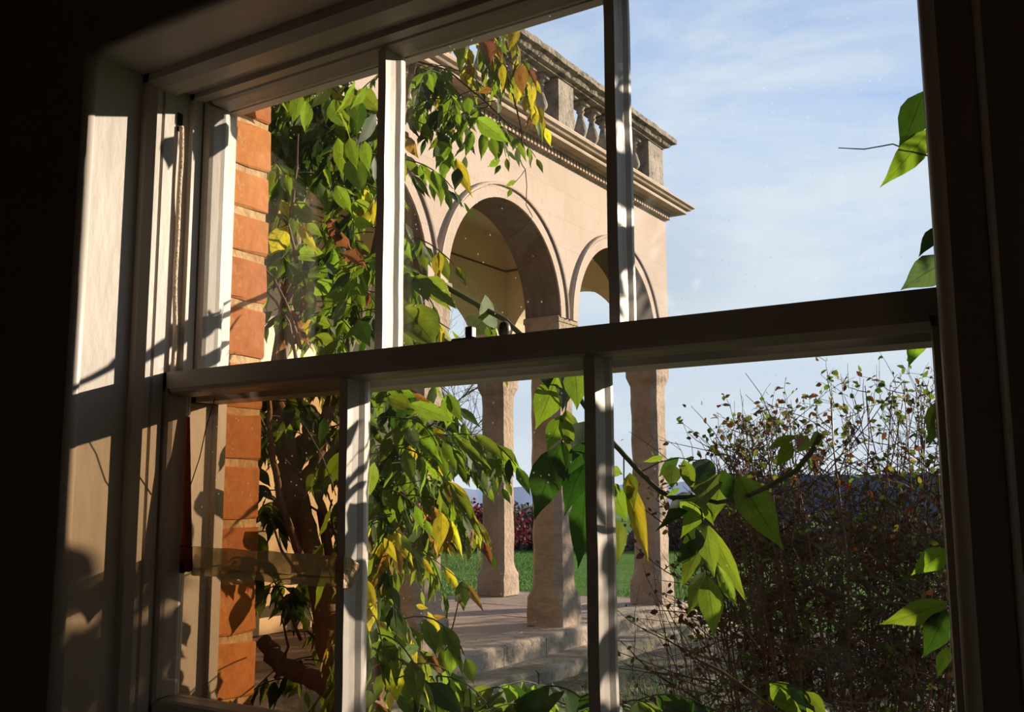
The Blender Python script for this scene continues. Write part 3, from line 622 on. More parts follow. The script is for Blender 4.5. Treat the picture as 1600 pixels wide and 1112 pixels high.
# ------------------------------------------------------------------ leaves
def leaf_variant(seed, curl=.25, fold=.35, wav=.03, tipf=1.0):
    rd = random.Random(seed); st = [0, .07, .2, .36, .52, .68, .82, .92, 1.0]; wd = [0, .30, .76, 1.0, .90, .60, .27, .10, 0]
    v = []; uv = []; f = []; bend = rd.uniform(-.10, .10); cu = curl*rd.uniform(.3, 1.3)
    for i, (t, w_) in enumerate(zip(st, wd)):
        w_ *= .5; zc_ = -cu*t*t*.6; xc = bend*math.sin(t*PI*.8)*tipf
        for s in (-1, -.5, 0, .5, 1):
            a = abs(s); z_ = zc_+fold*w_*a*(.6+.4*(1-a))*.5*rd.uniform(.6, 1.2)+wav*math.sin(t*14+s*3+seed)*a
            v.append((xc+s*w_, t, z_*.5)); uv.append((s*.5+.5, t))
    for i in range(8):
        for k in range(4):
            q = (i*5+k, i*5+k+1, i*5+k+6, i*5+k+5)
            if i == 0: q = (i*5+2, i*5+k+6, i*5+k+5)
            if i == 7: q = (i*5+k, i*5+k+1, 42)
            f.append(q)
    return np.array(v), f, np.array(uv)
VAR = [leaf_variant(i, .12, .4) for i in range(4)]+[leaf_variant(i+10, .45, .9, .06, 2.) for i in range(2)]
CRIM = [leaf_variant(i+30, 1.1, 2.2, .16, 3.) for i in range(2)]      # curled / shrivelled
ALLV = VAR+CRIM
def mesh_from(v, f, uv, name, mats, mi=None):
    me = bpy.data.meshes.new(name); me.from_pydata([tuple(a) for a in v], [], f)
    for q in mats: me.materials.append(q)
    ul = me.uv_layers.new(name='UVMap'); idx = np.zeros(len(me.loops), dtype=np.int32); me.loops.foreach_get('vertex_index', idx)
    ul.data.foreach_set('uv', np.asarray(uv)[idx].ravel())
    if mi is not None: me.polygons.foreach_set('material_index', mi)
    me.polygons.foreach_set('use_smooth', [True]*len(me.polygons)); me.update(); return me
LMESH = {}
def lmesh(vi, k):
    if (vi, k) not in LMESH: LMESH[(vi, k)] = mesh_from(*ALLV[vi], 'leaf', [LM[k]])
    return LMESH[(vi, k)]
def leaf_matrix(base, tip, w_ratio, nrm_hint, roll=0):
    base, tip = Vector(base), Vector(tip); d = tip-base; L_ = d.length; d = d/L_
    n = nrm_hint-d*nrm_hint.dot(d)
    if n.length < 1e-4: n = Vector((1, 0, 0)).cross(d)
    n.normalize(); n = Matrix.Rotation(roll, 3, d) @ n; s = d.cross(n)
    m_ = Matrix((s*L_*w_ratio, d*L_, n*L_)).transposed().to_4x4(); m_.translation = base; return m_
class Plant:
    def __init__(s, name, loc, label, cat): s.root = thing(name, loc, label, cat); s.leaves = []
    def leaf(s, base, tip, w=.42, c='g', vi=None, roll=None, hint=None):
        if hint is None: hint = (Vector((0, 0, CZ))-Vector(base)).normalized()
        if roll is None: roll = random.gauss(0, .45)
        if vi is None: vi = random.randrange(len(VAR)) if c != 'n' else len(VAR)+random.randrange(2)
        s.leaves.append((leaf_matrix(base, tip, w, hint, roll), vi, c))
    def finish(s, cap=300, name='leaf'):
        def score(q):
            P_ = q[0].translation+q[0].to_3x3() @ Vector((0, .5, 0)); x, y = proj(P_); d = (P_-Vector((0, 0, CZ))).length
            inside = 0 < x < 1600 and 0 < y < 1112
            return (0 if inside else 1, d)
        ls = sorted(s.leaves, key=score)
        for m_, vi, c in ls[:cap]:
            o = bpy.data.objects.new(name, lmesh(vi, c)); COL.objects.link(o); o.parent = s.root; o.matrix_parent_inverse = Matrix.Translation(-s.root.location); o.matrix_basis = m_
        rest = ls[cap:]
        if rest:
            V, Fc, U, MI = [], [], [], []; b = 0
            for m_, vi, c in rest:
                v, f, u = ALLV[vi]; A = np.array(m_); V.append(v @ A[:3, :3].T+A[:3, 3]); U.append(u)
                Fc += [tuple(i+b for i in q) for q in f]; MI += [LK.index(c)]*len(f); b += len(v)
            me = mesh_from(np.vstack(V), Fc, np.vstack(U), 'foliage', [LM[k] for k in LK], MI)
            o = bpy.data.objects.new('foliage', me); COL.objects.link(o); o.parent = s.root; o.matrix_parent_inverse = Matrix.Translation(-s.root.location); o['kind'] = 'stuff'
def pick(pal): 
    r_ = random.random(); a = 0
    for k, p_ in pal:
        a += p_
        if r_ < a: return k
    return pal[-1][0]
def frond(pl, stems, p0, d0, L_=.28, n=5, ll=.085, pal=(('g', 1),), droop=1.0, w=.31, pet=.25):
    # a pinnate leaf: drooping stalk with n pairs of leaflets and a terminal one
    p = Vector(p0); d = Vector(d0).normalized(); pts = [p.copy()]; N = 8
    for k in range(N):
        d = (d+Vector((random.gauss(0, .05), random.gauss(0, .05), -.16*droop))).normalized(); p = p+d*(L_/N); pts.append(p.copy())
    stems.tube(pts, [.0016]*(N)+[.0008], 4)
    side = d0.cross(Vector((0, 0, 1))) if hasattr(d0, 'cross') else Vector((1, 0, 0))
    if side.length < .05: side = Vector((1, 0, 0))
    side.normalize(); c0 = pick(pal)
    for i in range(n+1):
        t = pet+(1-pet)*i/n; q = t*N; k = min(int(q), N-1); b = pts[k].lerp(pts[k+1], q-k); dd = (pts[k+1]-pts[k]).normalized()
        sc = (.75+.25*math.sin(PI*min(1, t*1.1)))
        for s in ((-1, 1) if i < n else (0,)):
            dr = (dd*.55+side*s*random.uniform(.45, .95)+Vector((random.gauss(0, .25), random.gauss(0, .25), -random.uniform(.5, 1.6)*droop))).normalized()
            if s == 0: dr = (dd+Vector((0, 0, -.4))).normalized()
            c = c0 if random.random() < .7 else pick(pal)
            l = ll*sc*random.uniform(.8, 1.2); hint = Vector((random.gauss(0, .5)+.2, random.gauss(0, .5)-.6, .55))
            pl.leaf(b+dr*.004, b+dr*(l+.004), w*random.uniform(.85, 1.1), c, roll=random.gauss(0, .3), hint=hint)
PG = (('g', .56), ('b', .18), ('d', .19), ('y', .04), ('s', .03))
PGY = (('g', .45), ('b', .20), ('d', .13), ('y', .17), ('o', .03), ('n', .02))
PYY = (('y', .42), ('b', .24), ('g', .20), ('o', .07), ('n', .03), ('d', .04))

def poly_sample(regions):
    # regions: list of (weight, cx, cy, rx, ry, Y0, Y1)
    tot = sum(r_[0] for r_ in regions); x = random.random()*tot
    for r_ in regions:
        x -= r_[0]
        if x <= 0: break
    while True:
        u, v = random.uniform(-1, 1), random.uniform(-1, 1)
        if u*u+v*v < 1: break
    return r_[1]+u*r_[3], r_[2]+v*r_[4], random.uniform(r_[5], r_[6])

# --- climber on the wall beside the window: trunks, dry shoots, leaves
cl = Plant('wisteria_climber', (-1.8, 1.75, GZ), 'wisteria climber with woody trunk and green leaves beside the brick reveal', 'climbing plant')
def limb(pl, pts, r0, r1, name='branch', m_='bark', n=8, **k):
    P_ = [at(*q) for q in pts]; Q = []
    for i in range(len(P_)-1):
        for s in range(5): Q.append(P_[i].lerp(P_[i+1], s/5)+Vector((random.gauss(0, .004), random.gauss(0, .004), 0))*(r0*30))
    Q.append(P_[-1]); nq = len(Q); rr = [r0+(r1-r0)*i/(nq-1) for i in range(nq)]
    if name == 'trunk': rr = [q*random.uniform(.88, 1.12) for q in rr]
    mb = MB(); mb.tube(Q, rr, n); return mb.build(name, M[m_], pl.root, smooth=True, **k)
limb(cl, [(560, 1290, 1.75), (525, 1060, 1.78), (503, 930, 1.80), (478, 840, 1.83), (462, 760, 1.85), (445, 690, 1.86), (432, 630, 1.86), (440, 560, 1.9), (455, 440, 1.95), (470, 300, 2.0), (500, 150, 2.0), (560, 0, 2.0)], .035, .016, 'trunk', label='twisting grey-brown trunk')
limb(cl, [(640, 1230, 1.9), (560, 1110, 1.85), (500, 1065, 1.82), (440, 1040, 1.8), (412, 1000, 1.8)], .027, .022, 'trunk')
limb(cl, [(470, 760, 1.85), (495, 720, 1.9), (508, 660, 1.95), (520, 600, 2.0), (560, 500, 2.05), (600, 330, 2.1), (640, 120, 2.1), (680, -40, 2.1)], .020, .009)
limb(cl, [(430, 790, 1.82), (458, 750, 1.85), (480, 700, 1.9), (475, 650, 1.95)], .014, .007)
limb(cl, [(505, 930, 1.8), (470, 870, 1.75), (440, 790, 1.72), (425, 700, 1.7), (418, 600, 1.7)], .012, .006)
limb(cl, [(515, 870, 1.9), (505, 800, 1.9), (490, 750, 1.95), (500, 700, 2.0)], .013, .006)
for pts in ([(470, 545, 1.55), (450, 480, 1.55), (428, 435, 1.52), (414, 420, 1.5)], [(462, 560, 1.55), (452, 505, 1.55), (430, 470, 1.53), (411, 450, 1.52)], [(446, 480, 1.55), (444, 460, 1.55), (454, 443, 1.55)],
            [(454, 340, 1.6), (460, 290, 1.6), (464, 260, 1.62), (466, 210, 1.65)], [(464, 410, 1.6), (450, 350, 1.6), (418, 320, 1.6)], [(505, 850, 1.9), (497, 800, 1.9), (507, 760, 1.92), (519, 790, 1.95)],
            [(530, 860, 1.9), (515, 800, 1.9), (519, 780, 1.9)], [(560, 880, 1.8), (500, 800, 1.85), (450, 770, 1.9)], [(400, 640, 1.7), (430, 700, 1.75), (470, 745, 1.8)], [(470, 900, 1.7), (440, 860, 1.7), (420, 800, 1.7)],
            [(470, 1000, 1.75), (450, 950, 1.72), (425, 900, 1.7)], [(430, 1060, 1.7), (450, 1010, 1.72), (440, 960, 1.75)], [(505, 1010, 1.8), (480, 985, 1.8), (450, 985, 1.75)]):
    limb(cl, pts, .0045, .0022, 'twig', 'twig', 5)
ts = MB()
regA = [(1.3, 455, 150, 40, 40, 1.75, 2.1), (.8, 435, 330, 20, 110, 1.75, 2.0), (3, 500, 190, 100, 80, 1.75, 2.3), (3, 530, 330, 85, 100, 1.7, 2.4), (2.6, 520, 470, 90, 90, 1.65, 2.3), (.7, 430, 260, 25, 90, 1.7, 1.9), (1.2, 600, 240, 40, 150, 2.0, 2.6), (1.1, 600, 450, 50, 90, 1.8, 2.3)]
for k in range(128):
    x, y, Y = poly_sample(regA); p0 = at(x, y-25, Y); az = random.uniform(-PI, PI)*.8-PI/2
    frond(cl, ts, p0, Vector((math.cos(az), math.sin(az), random.uniform(-.1, .5))), random.uniform(.16, .28), random.choice((3, 4, 5)), random.uniform(.075, .105), PG, random.uniform(.6, 1.4), .34)
regG = [(1.8, 425, 720, 24, 100, 1.75, 2.1), (1.6, 440, 640, 50, 45, 1.75, 2.2), (2.0, 455, 1010, 60, 80, 1.7, 2.2), (1.2, 415, 900, 22, 110, 1.7, 1.9), (1.0, 500, 680, 40, 60, 1.9, 2.2), (1, 465, 650, 60, 40, 1.8, 2.2), (.5, 420, 700, 15, 60, 1.8, 2.0), (.6, 490, 760, 35, 60, 2.0, 2.3), (.9, 460, 980, 50, 70, 1.85, 2.2), (.7, 440, 1070, 50, 40, 1.8, 2.1), (1.2, 450, 620, 70, 25, 1.9, 2.3)]
for k in range(60):
    x, y, Y = poly_sample(regG); p0 = at(x, y-20, Y); az = random.uniform(-PI, PI)
    frond(cl, ts, p0, Vector((math.cos(az), math.sin(az), .2)), random.uniform(.12, .22), 3, random.uniform(.07, .09), (('g', .5), ('d', .4), ('b', .1)), 1.0, .4)
# hand placed leaves of the upper left pane
for b, t, w_, c in (((520, 155), (548, 205), .40, 'b'), ((545, 145), (573, 200), .42, 'b'), ((512, 150), (510, 195), .35, 'g'), ((468, 140), (455, 195), .42, 'g'), ((560, 140), (592, 175), .5, 'b'), ((525, 155), (546, 203), .3, 'b'),
                  ((500, 215), (495, 250), .45, 'd'), ((546, 215), (560, 265), .33, 'g'), ((550, 245), (571, 305), .45, 'g'), ((570, 220), (578, 270), .38, 'g'), ((528, 215), (535, 280), .35, 'g'), ((455, 320), (420, 330), .3, 'y'),
                  ((455, 322), (497, 345), .55, 'b'), ((450, 352), (420, 405), .45, 'y'), ((440, 312), (452, 340), .5, 'y'), ((500, 285), (512, 330), .35, 's'), ((510, 295), (515, 335), .35, 'g'), ((525, 290), (548, 335), .4, 'g'),
                  ((508, 412), (482, 445), .6, 'g'), ((520, 438), (488, 466), .5, 'b'), ((535, 455), (500, 482), .55, 'g'), ((509, 410), (525, 432), .5, 's'), ((519, 510), (479, 497), .42, 'b'), ((521, 532), (476, 532), .42, 'b'), ((523, 545), (488, 560), .4, 'b'),
                  ((522, 505), (545, 455), .3, 's'), ((548, 425), (510, 465), .3, 'd'), ((555, 440), (568, 490), .5, 'g'), ((510, 400), (440, 392), .28, 'g'), ((560, 500), (580, 540), .5, 'd'), ((466, 350), (500, 397), .25, 'y'),
                  ((520, 372), (508, 398), .4, 'b'), ((480, 455), (492, 485), .4, 'b'), ((578, 318), (540, 330), .5, 'b'), ((550, 345), (585, 350), .5, 'd')):
    Yb = random.uniform(1.55, 1.7); cl.leaf(at(*b, Yb), at(*t, Yb+random.uniform(-.03, .03)), w_, c, roll=random.gauss(0, .25))
for b, t in (((515, 340), (548, 400)), ((530, 395), (570, 420)), ((535, 405), (575, 400)), ((470, 500), (480, 545)), ((455, 485), (470, 520)), ((438, 440), (445, 470)), ((475, 460), (470, 495)), ((520, 365), (540, 385)), ((455, 505), (462, 545)), ((575, 455), (570, 480)), ((445, 530), (430, 555))):
    Yb = random.uniform(1.6, 1.8); cl.leaf(at(*b, Yb), at(*t, Yb), .4, 'n')
for k in range(34):
    x, y = (random.uniform(505, 600), random.uniform(630, 1090)) if k < 26 else (random.uniform(470, 590), random.uniform(110, 200))
    b = at(x, y, random.uniform(1.38, 1.47)); cl.leaf(b, b+Vector((random.gauss(-.02, .02), random.gauss(0, .02), -random.uniform(.055, .085))), .42, random.choice('ggdb'), hint=SUN, roll=random.gauss(0, .6))
ts.build('leaf_stalks', M['vine'], cl.root, kind='stuff'); cl.finish()

# --- spray hanging in front of the balustrade
up_ = Plant('hanging_wisteria_spray', at(640, 40, 2.4), 'hanging wisteria spray with yellowing leaves in front of the balustrade', 'climbing plant')
limb(up_, [(560, -40, 2.3), (620, 60, 2.3), (668, 125, 2.3), (680, 150, 2.3)], .005, .003, 'branch', 'bark', 6)
limb(up_, [(760, -60, 2.5), (775, 40, 2.5), (785, 95, 2.5), (800, 140, 2.5), (812, 190, 2.5), (818, 230, 2.5)], .005, .002, 'branch', 'twig', 6)
limb(up_, [(600, 80, 2.3), (700, 110, 2.4), (760, 160, 2.4), (800, 200, 2.4)], .004, .002, 'branch', 'twig', 6)
limb(up_, [(806, 230, 2.4), (816, 258, 2.4), (821, 265, 2.4), (823, 290, 2.4), (822, 320, 2.4), (832, 338, 2.4), (818, 355, 2.4), (795, 372, 2.4)], .0016, .0010, 'tendril', 'twig', 5)
limb(up_, [(821, 265, 2.4), (812, 277, 2.4), (800, 290, 2.4)], .0012, .0008, 'tendril', 'twig', 5)
ts = MB()
regB = [(2.4, 680, 140, 55, 45, 2.2, 2.6), (1.6, 720, 180, 60, 35, 2.2, 2.6), (1.0, 640, 110, 25, 25, 2.2, 2.5), (.5, 760, 205, 30, 25, 2.3, 2.6)]
for k in range(34):
    x, y, Y = poly_sample(regB); p0 = at(x, y-18, Y); az = random.uniform(-PI, PI)
    frond(up_, ts, p0, Vector((math.cos(az), math.sin(az), .1)), random.uniform(.16, .25), random.choice((3, 4)), random.uniform(.06, .08), (('g', .52), ('b', .2), ('d', .2), ('y', .06), ('s', .02)), 1.1, .36)
regB2 = [(1.4, 770, 75, 40, 40, 2.4, 2.6), (1, 805, 130, 25, 40, 2.4, 2.6), (.6, 735, 70, 30, 20, 2.4, 2.6)]
for k in range(18):
    x, y, Y = poly_sample(regB2); p0 = at(x, y-20, Y); az = random.uniform(-PI, PI)
    frond(up_, ts, p0, Vector((math.cos(az), math.sin(az), -.2)), random.uniform(.12, .2), 3, random.uniform(.06, .085), (('y', .42), ('o', .12), ('b', .22), ('g', .20), ('n', .04)), 1.6, .38)
for b, t, w_, c in (((692, 213), (681, 265), .45, 'g'), ((703, 246), (690, 282), .40, 'g'), ((716, 262), (709, 298), .45, 'd'), ((712, 247), (738, 308), .30, 'y'), ((700, 235), (690, 255), .4, 'b'), ((633, 212), (655, 247), .45, 'o'), ((625, 255), (634, 283), .5, 'y'), ((622, 165), (627, 200), .5, 'g'), ((638, 178), (656, 207), .4, 'g'),
                  ((745, 185), (795, 222), .34, 'b'), ((757, 205), (752, 250), .36, 'b'), ((738, 205), (728, 245), .38, 'g'), ((767, 215), (775, 250), .35, 'b'), ((782, 250), (760, 262), .4, 'g'), ((782, 258), (772, 272), .4, 'd'), ((806, 282), (788, 293), .35, 'b'), ((799, 295), (792, 309), .45, 'b'), ((808, 230), (812, 262), .3, 's'), ((690, 170), (670, 215), .45, 'd'), ((675, 190), (655, 222), .5, 'd'),
                  ((812, 125), (806, 165), .4, 'y'), ((835, 135), (830, 172), .35, 'y'), ((785, 100), (788, 138), .3, 'y'), ((815, 100), (818, 150), .4, 'o'), ((808, 40), (795, 80), .4, 'y'), ((752, 60), (760, 100), .5, 'n'), ((825, 180), (820, 205), .3, 'n'), ((770, 140), (745, 145), .45, 'o'), ((716, 62), (722, 100), .5, 'b')):
    up_.leaf(at(*b, 2.3), at(*t, 2.3+random.uniform(-.03, .03)), w_, c, roll=random.gauss(0, .25))
ts.build('leaf_stalks', M['vine'], up_.root, kind='stuff'); up_.finish()

# --- lower mass around the near column, yellowing
lm = Plant('lower_wisteria_mass', at(620, 1200, 2.0), 'lower wisteria foliage turning yellow in front of the nearest column', 'climbing plant')
limb(lm, [(600, 1330, 1.9), (575, 1120, 1.9), (585, 960, 1.95), (575, 800, 2.0), (560, 650, 2.0), (600, 540, 2.0)], .012, .006, 'branch')
limb(lm, [(560, 760, 1.9), (620, 700, 1.9), (680, 660, 1.9)], .005, .002, 'branch', 'vine', 6)
limb(lm, [(640, 1250, 1.8), (650, 1130, 1.8), (660, 1060, 1.8), (700, 1010, 1.8), (720, 925, 1.8)], .004, .0015, 'branch', 'vine', 6)
ts = MB()
regC = [(1.0, 700, 700, 40, 30, 1.9, 2.2), (3, 615, 670, 70, 65, 1.7, 2.4), (2.0, 590, 770, 50, 60, 1.7, 2.3), (1.0, 660, 640, 35, 40, 1.8, 2.2)]
for k in range(64):
    x, y, Y = poly_sample(regC); p0 = at(x, y-15, Y); az = random.uniform(-PI, PI)
    frond(lm, ts, p0, Vector((math.cos(az), math.sin(az), .3)), random.uniform(.14, .25), random.choice((3, 4, 5)), random.uniform(.07, .09), PG, 1.1, .38)
regY = [(.9, 705, 800, 35, 35, 1.9, 2.2), (1.2, 600, 840, 38, 60, 1.42, 1.6), (2.2, 605, 850, 50, 50, 1.8, 2.3), (1.3, 655, 800, 45, 35, 1.9, 2.3), (.8, 690, 790, 30, 30, 1.9, 2.2), (.8, 630, 900, 35, 35, 1.9, 2.2), (1.0, 600, 960, 35, 50, 1.8, 2.1)]
for k in range(36):
    x, y, Y = poly_sample(regY); p0 = at(x, y-15, Y); az = random.uniform(-PI, PI)
    frond(lm, ts, p0, Vector((math.cos(az), math.sin(az), .1)), random.uniform(.13, .2), random.choice((3, 4)), random.uniform(.07, .09)*(1 if Y > 1.7 else .56), PYY if random.random() < .55 else PGY, 1.4, .34)
regL = [(1.3, 600, 1010, 35, 80, 1.42, 1.6), (2, 600, 1030, 45, 60, 1.7, 2.1), (1.1, 640, 1075, 60, 35, 1.6, 1.9), (.7, 580, 960, 20, 60, 1.8, 2.1)]
for k in range(30):
    x, y, Y = poly_sample(regL); p0 = at(x, y-15, Y); az = random.uniform(-PI, PI)
    frond(lm, ts, p0, Vector((math.cos(az), math.sin(az), .3)), random.uniform(.13, .2), 3, random.uniform(.075, .10), PGY, 1.2, .42)
for b, t, w_, c in (((641, 630), (711, 661), .34, 'b'), ((741, 678), (792, 722), .26, 'b'), ((731, 678), (762, 722), .2, 'b'), ((709, 680), (770, 733), .24, 'b'), ((711, 695), (728, 717), .3, 'g'), ((692, 690), (714, 742), .3, 'g'), ((707, 698), (731, 740), .22, 'g'), ((708, 676), (727, 712), .3, 'g'),
                  ((694, 751), (748, 815), .34, 'y'), ((700, 752), (755, 842), .22, 'b'), ((690, 752), (705, 800), .3, 'g'), ((675, 790), (700, 850), .25, 'o'), ((690, 800), (684, 862), .42, 'y'), ((704, 812), (722, 875), .2, 'y'), ((700, 815), (698, 865), .4, 'o'), ((694, 885), (720, 930), .3, 'y'), ((722, 905), (725, 958), .42, 'd'), ((727, 910), (759, 956), .22, 'o'),
                  ((660, 870), (680, 908), .25, 'y'), ((668, 955), (696, 1005), .25, 'y'), ((672, 965), (697, 962), .3, 'o'), ((650, 945), (670, 950), .4, 'y'), ((655, 1015), (690, 1045), .25, 'g'), ((668, 1020), (684, 1065), .35, 'n'), ((610, 975), (570, 1010), .5, 'g'), ((655, 1010), (625, 1022), .45, 's'), ((612, 1040), (618, 1090), .4, 'y'), ((600, 890), (618, 935), .35, 'g'), ((573, 905), (590, 955), .3, 'y'),
                  ((566, 905), (585, 870), .3, 'b'), ((600, 840), (620, 880), .35, 'y'), ((620, 830), (645, 885), .35, 'y'), ((650, 680), (690, 720), .3, 'g'), ((637, 668), (655, 702), .5, 's'), ((600, 600), (655, 620), .4, 'g'), ((605, 620), (650, 640), .5, 'b'), ((645, 615), (672, 630), .3, 'o'), ((690, 1010), (700, 1060), .3, 'b'), ((712, 940), (720, 925), .4, 'b'), ((715, 935), (728, 950), .3, 'b')):
    Yb = 1.75+random.uniform(-.05, .05); lm.leaf(at(*b, Yb), at(*t, Yb+random.uniform(-.04, .04)), w_, c, roll=random.gauss(0, .25))
limb(lm, [(610, 700, 1.75), (675, 680, 1.75), (741, 678, 1.75)], .0012, .0008, 'stalk', 'vine', 4)
limb(lm, [(610, 760, 1.75), (655, 751, 1.75), (694, 751, 1.75)], .0012, .0008, 'stalk', 'vine', 4)
limb(lm, [(655, 862, 1.75), (680, 875, 1.75), (705, 895, 1.75), (730, 915, 1.75)], .0012, .0008, 'stalk', 'vine', 4)
ts.build('leaf_stalks', M['vine'], lm.root, kind='stuff'); lm.finish()

# --- near arching shoot crossing the panes
sh = Plant('arching_wisteria_shoot', at(700, 450, 1.5), 'long arching wisteria shoot with large leaves crossing close outside the panes', 'climbing plant')
limb(sh, [(590, 405, 1.62), (640, 425, 1.58), (690, 444, 1.55), (735, 470, 1.53), (790, 500, 1.5), (850, 555, 1.48), (895, 605, 1.46), (920, 642, 1.45), (960, 695, 1.44), (1000, 738, 1.43), (1030, 766, 1.42), (1050, 777, 1.42), (1088, 776, 1.42)], .0055, .0035, 'stem', 'vine', 8)
limb(sh, [(1088, 776, 1.42), (1120, 785, 1.42), (1160, 778, 1.42), (1200, 760, 1.40), (1245, 734, 1.38), (1268, 705, 1.36), (1282, 678, 1.35)], .0030, .0042, 'stem', 'vine', 8)
limb(sh, [(1080, 770, 1.42), (1096, 800, 1.42), (1102, 850, 1.42), (1104, 905, 1.42)], .0016, .001, 'stalk', 'vine', 5)
limb(sh, [(895, 572, 1.46), (884, 640, 1.45), (877, 700, 1.44), (890, 760, 1.43)], .0016, .001, 'stalk', 'vine', 5)
limb(sh, [(975, 714, 1.44), (975, 760, 1.44), (972, 815, 1.44)], .0013, .0009, 'stalk', 'vine', 5)
limb(sh, [(745, 478, 1.53), (757, 500, 1.52), (770, 522, 1.52)], .0012, .0008, 'stalk', 'vine', 5)
limb(sh, [(1000, 738, 1.43), (1030, 722, 1.43), (1060, 715, 1.43), (1095, 720, 1.43)], .0012, .0008, 'stalk', 'vine', 5)
NL = [((897, 572), (899, 640), .52, 'b'), ((882, 575), (878, 642), .33, 's'), ((870, 584), (834, 673), .42, 'g'), ((855, 572), (858, 608), .5, 'g'), ((842, 570), (852, 590), .5, 'd'), ((878, 648), (855, 706), .5, 'g'), ((884, 640), (898, 716), .42, 'b'), ((884, 650), (892, 715), .3, 'b'),
      ((876, 693), (831, 818), .40, 'g'), ((879, 690), (888, 750), .42, 'g'), ((913, 658), (894, 718), .5, 'g'), ((917, 690), (888, 745), .5, 'd'), ((918, 712), (884, 806), .42, 'g'), ((914, 764), (899, 890), .36, 'd'), ((925, 690), (940, 760), .5, 'g'),
      ((955, 732), (973, 740), .9, 'g'), ((957, 757), (982, 817), .52, 'g'), ((954, 757), (972, 775), .7, 'g'), ((981, 745), (1017, 884), .20, 'y'), ((984, 738), (992, 794), .36, 'g'), ((966, 810), (963, 884), .36, 'b'),
      ((1061, 714), (1027, 748), .35, 'd'), ((1052, 725), (1052, 764), .75, 'b'), ((1068, 718), (1082, 770), .42, 'b'), ((1110, 719), (1083, 758), .55, 'd'), ((1103, 735), (1096, 790), .52, 'b'), ((1130, 738), (1115, 818), .46, 'b'), ((1127, 733), (1161, 800), .40, 'd'),
      ((1152, 743), (1226, 857), .42, 'b'), ((1081, 770), (1037, 811), .38, 'd'), ((1087, 773), (1023, 829), .2, 'd'), ((1092, 775), (1082, 824), .6, 'b'), ((1098, 780), (1062, 840), .45, 'g'), ((1105, 817), (1050, 886), .34, 'd'), ((1107, 820), (1167, 949), .20, 'g'), ((1104, 820), (1118, 906), .40, 'b'),
      ((1097, 850), (1065, 921), .34, 'b'), ((1095, 838), (1072, 880), .4, 'b'), ((1103, 892), (1076, 962), .40, 'b'), ((1104, 897), (1115, 1000), .40, 'b'), ((1120, 880), (1156, 957), .22, 'b'), ((1100, 790), (1115, 822), .4, 'g'), ((1063, 762), (1040, 775), .3, 'g'),
      ((1243, 680), (1196, 704), .3, 'b'), ((1238, 691), (1211, 730), .5, 'b'), ((1262, 680), (1243, 708), .7, 'b'), ((1254, 678), (1246, 704), .25, 'n'), ((1268, 682), (1285, 690), .7, 'g'), ((1038, 712), (1003, 722), .25, 'g'),
      ((772, 484), (752, 497), .9, 'g'), ((757, 500), (742, 525), .9, 'g'), ((762, 508), (775, 530), .6, 'g'), ((772, 560), (757, 601), .5, 'g'), ((790, 562), (793, 605), .25, 'y'),
      ((640, 425), (655, 480), .35, 'g'), ((655, 428), (705, 485), .22, 'b'), ((668, 432), (712, 478), .3, 'b'), ((625, 415), (640, 470), .4, 'g'), ((650, 430), (668, 470), .35, 'g'), ((630, 480), (690, 540), .48, 'b'), ((618, 445), (632, 500), .45, 'g'), ((612, 500), (650, 545), .5, 'b'), ((640, 425), (618, 460), .4, 'd'), ((655, 480), (668, 515), .2, 'y')]
for b, t, w_, c in NL:
    Yb = 1.43 if b[0] > 820 else 1.52
    if 820 < b[0] < 945 and c in 'g': c = random.choice('gd')
    sh.leaf(at(*b, Yb+random.uniform(-.03, .03)), at(*t, Yb+random.uniform(-.05, .03)), w_, c, vi=random.randrange(5), roll=random.gauss(0, .2))
sh.finish()
# small stalks at top right and the sprigs by the right jamb
sp = Plant('wisteria_sprig', at(1500, 400, 1.36), 'dark wisteria sprig leaning in beside the right jamb', 'climbing plant')
limb(sp, [(1560, 1250, 1.45), (1530, 1000, 1.42), (1510, 800, 1.40), (1500, 600, 1.38), (1500, 400, 1.36), (1475, 200, 1.34), (1450, 140, 1.33)], .005, .003, 'stem', 'vine', 6)
limb(sp, [(1485, 250, 1.34), (1440, 241, 1.34), (1395, 225, 1.34), (1350, 233, 1.34), (1310, 231, 1.34)], .0012, .0007, 'tendril', 'twig', 5)
for b, t, w_, c in (((1443, 142), (1402, 235), .5, 'd'), ((1455, 200), (1373, 292), .36, 'g'), ((1470, 352), (1436, 402), .4, 'd'), ((1486, 405), (1408, 455), .6, 's'), ((1447, 516), (1420, 573), .52, 'g'), ((1484, 858), (1424, 900), .5, 'g'), ((1482, 940), (1372, 975), .34, 'g'), ((1480, 952), (1440, 1028), .5, 'd'), ((1500, 150), (1470, 230), .4, 'd'), ((1482, 1010), (1465, 1060), .4, 'd'), ((1480, 640), (1490, 700), .4, 'd')):
    sp.leaf(at(*b, 1.34), at(*t, 1.33), w_, c, vi=random.randrange(4), roll=random.gauss(0, .15))
ts = MB()
for k in range(210):
    Yq = random.uniform(1.85, 2.3); p0 = Vector((random.uniform(-.12, .20)+(Yq-2)*.67, Yq, Z(random.uniform(-.9, 1.4)))); az = random.uniform(-PI, PI)
    frond(sp, ts, p0, Vector((math.cos(az)*.6, math.sin(az), .3)), random.uniform(.10, .16), 4, random.uniform(.07, .09), PG, 1.2, .42)
for k in range(230):
    Yq = random.uniform(2.4, 3.0); p0 = Vector((-.33+(Yq-2.7)*.3+random.uniform(0, .22), Yq, Z(.47-1.3*random.random()**1.2))); az = random.uniform(-PI, PI)
    frond(sp, ts, p0, Vector((abs(math.cos(az))*.5, math.sin(az), .2)), random.uniform(.08, .13), 4, random.uniform(.08, .10), PG, 1.3, .42)
ts.build('leaf_stalks', M['vine'], sp.root, kind='stuff')
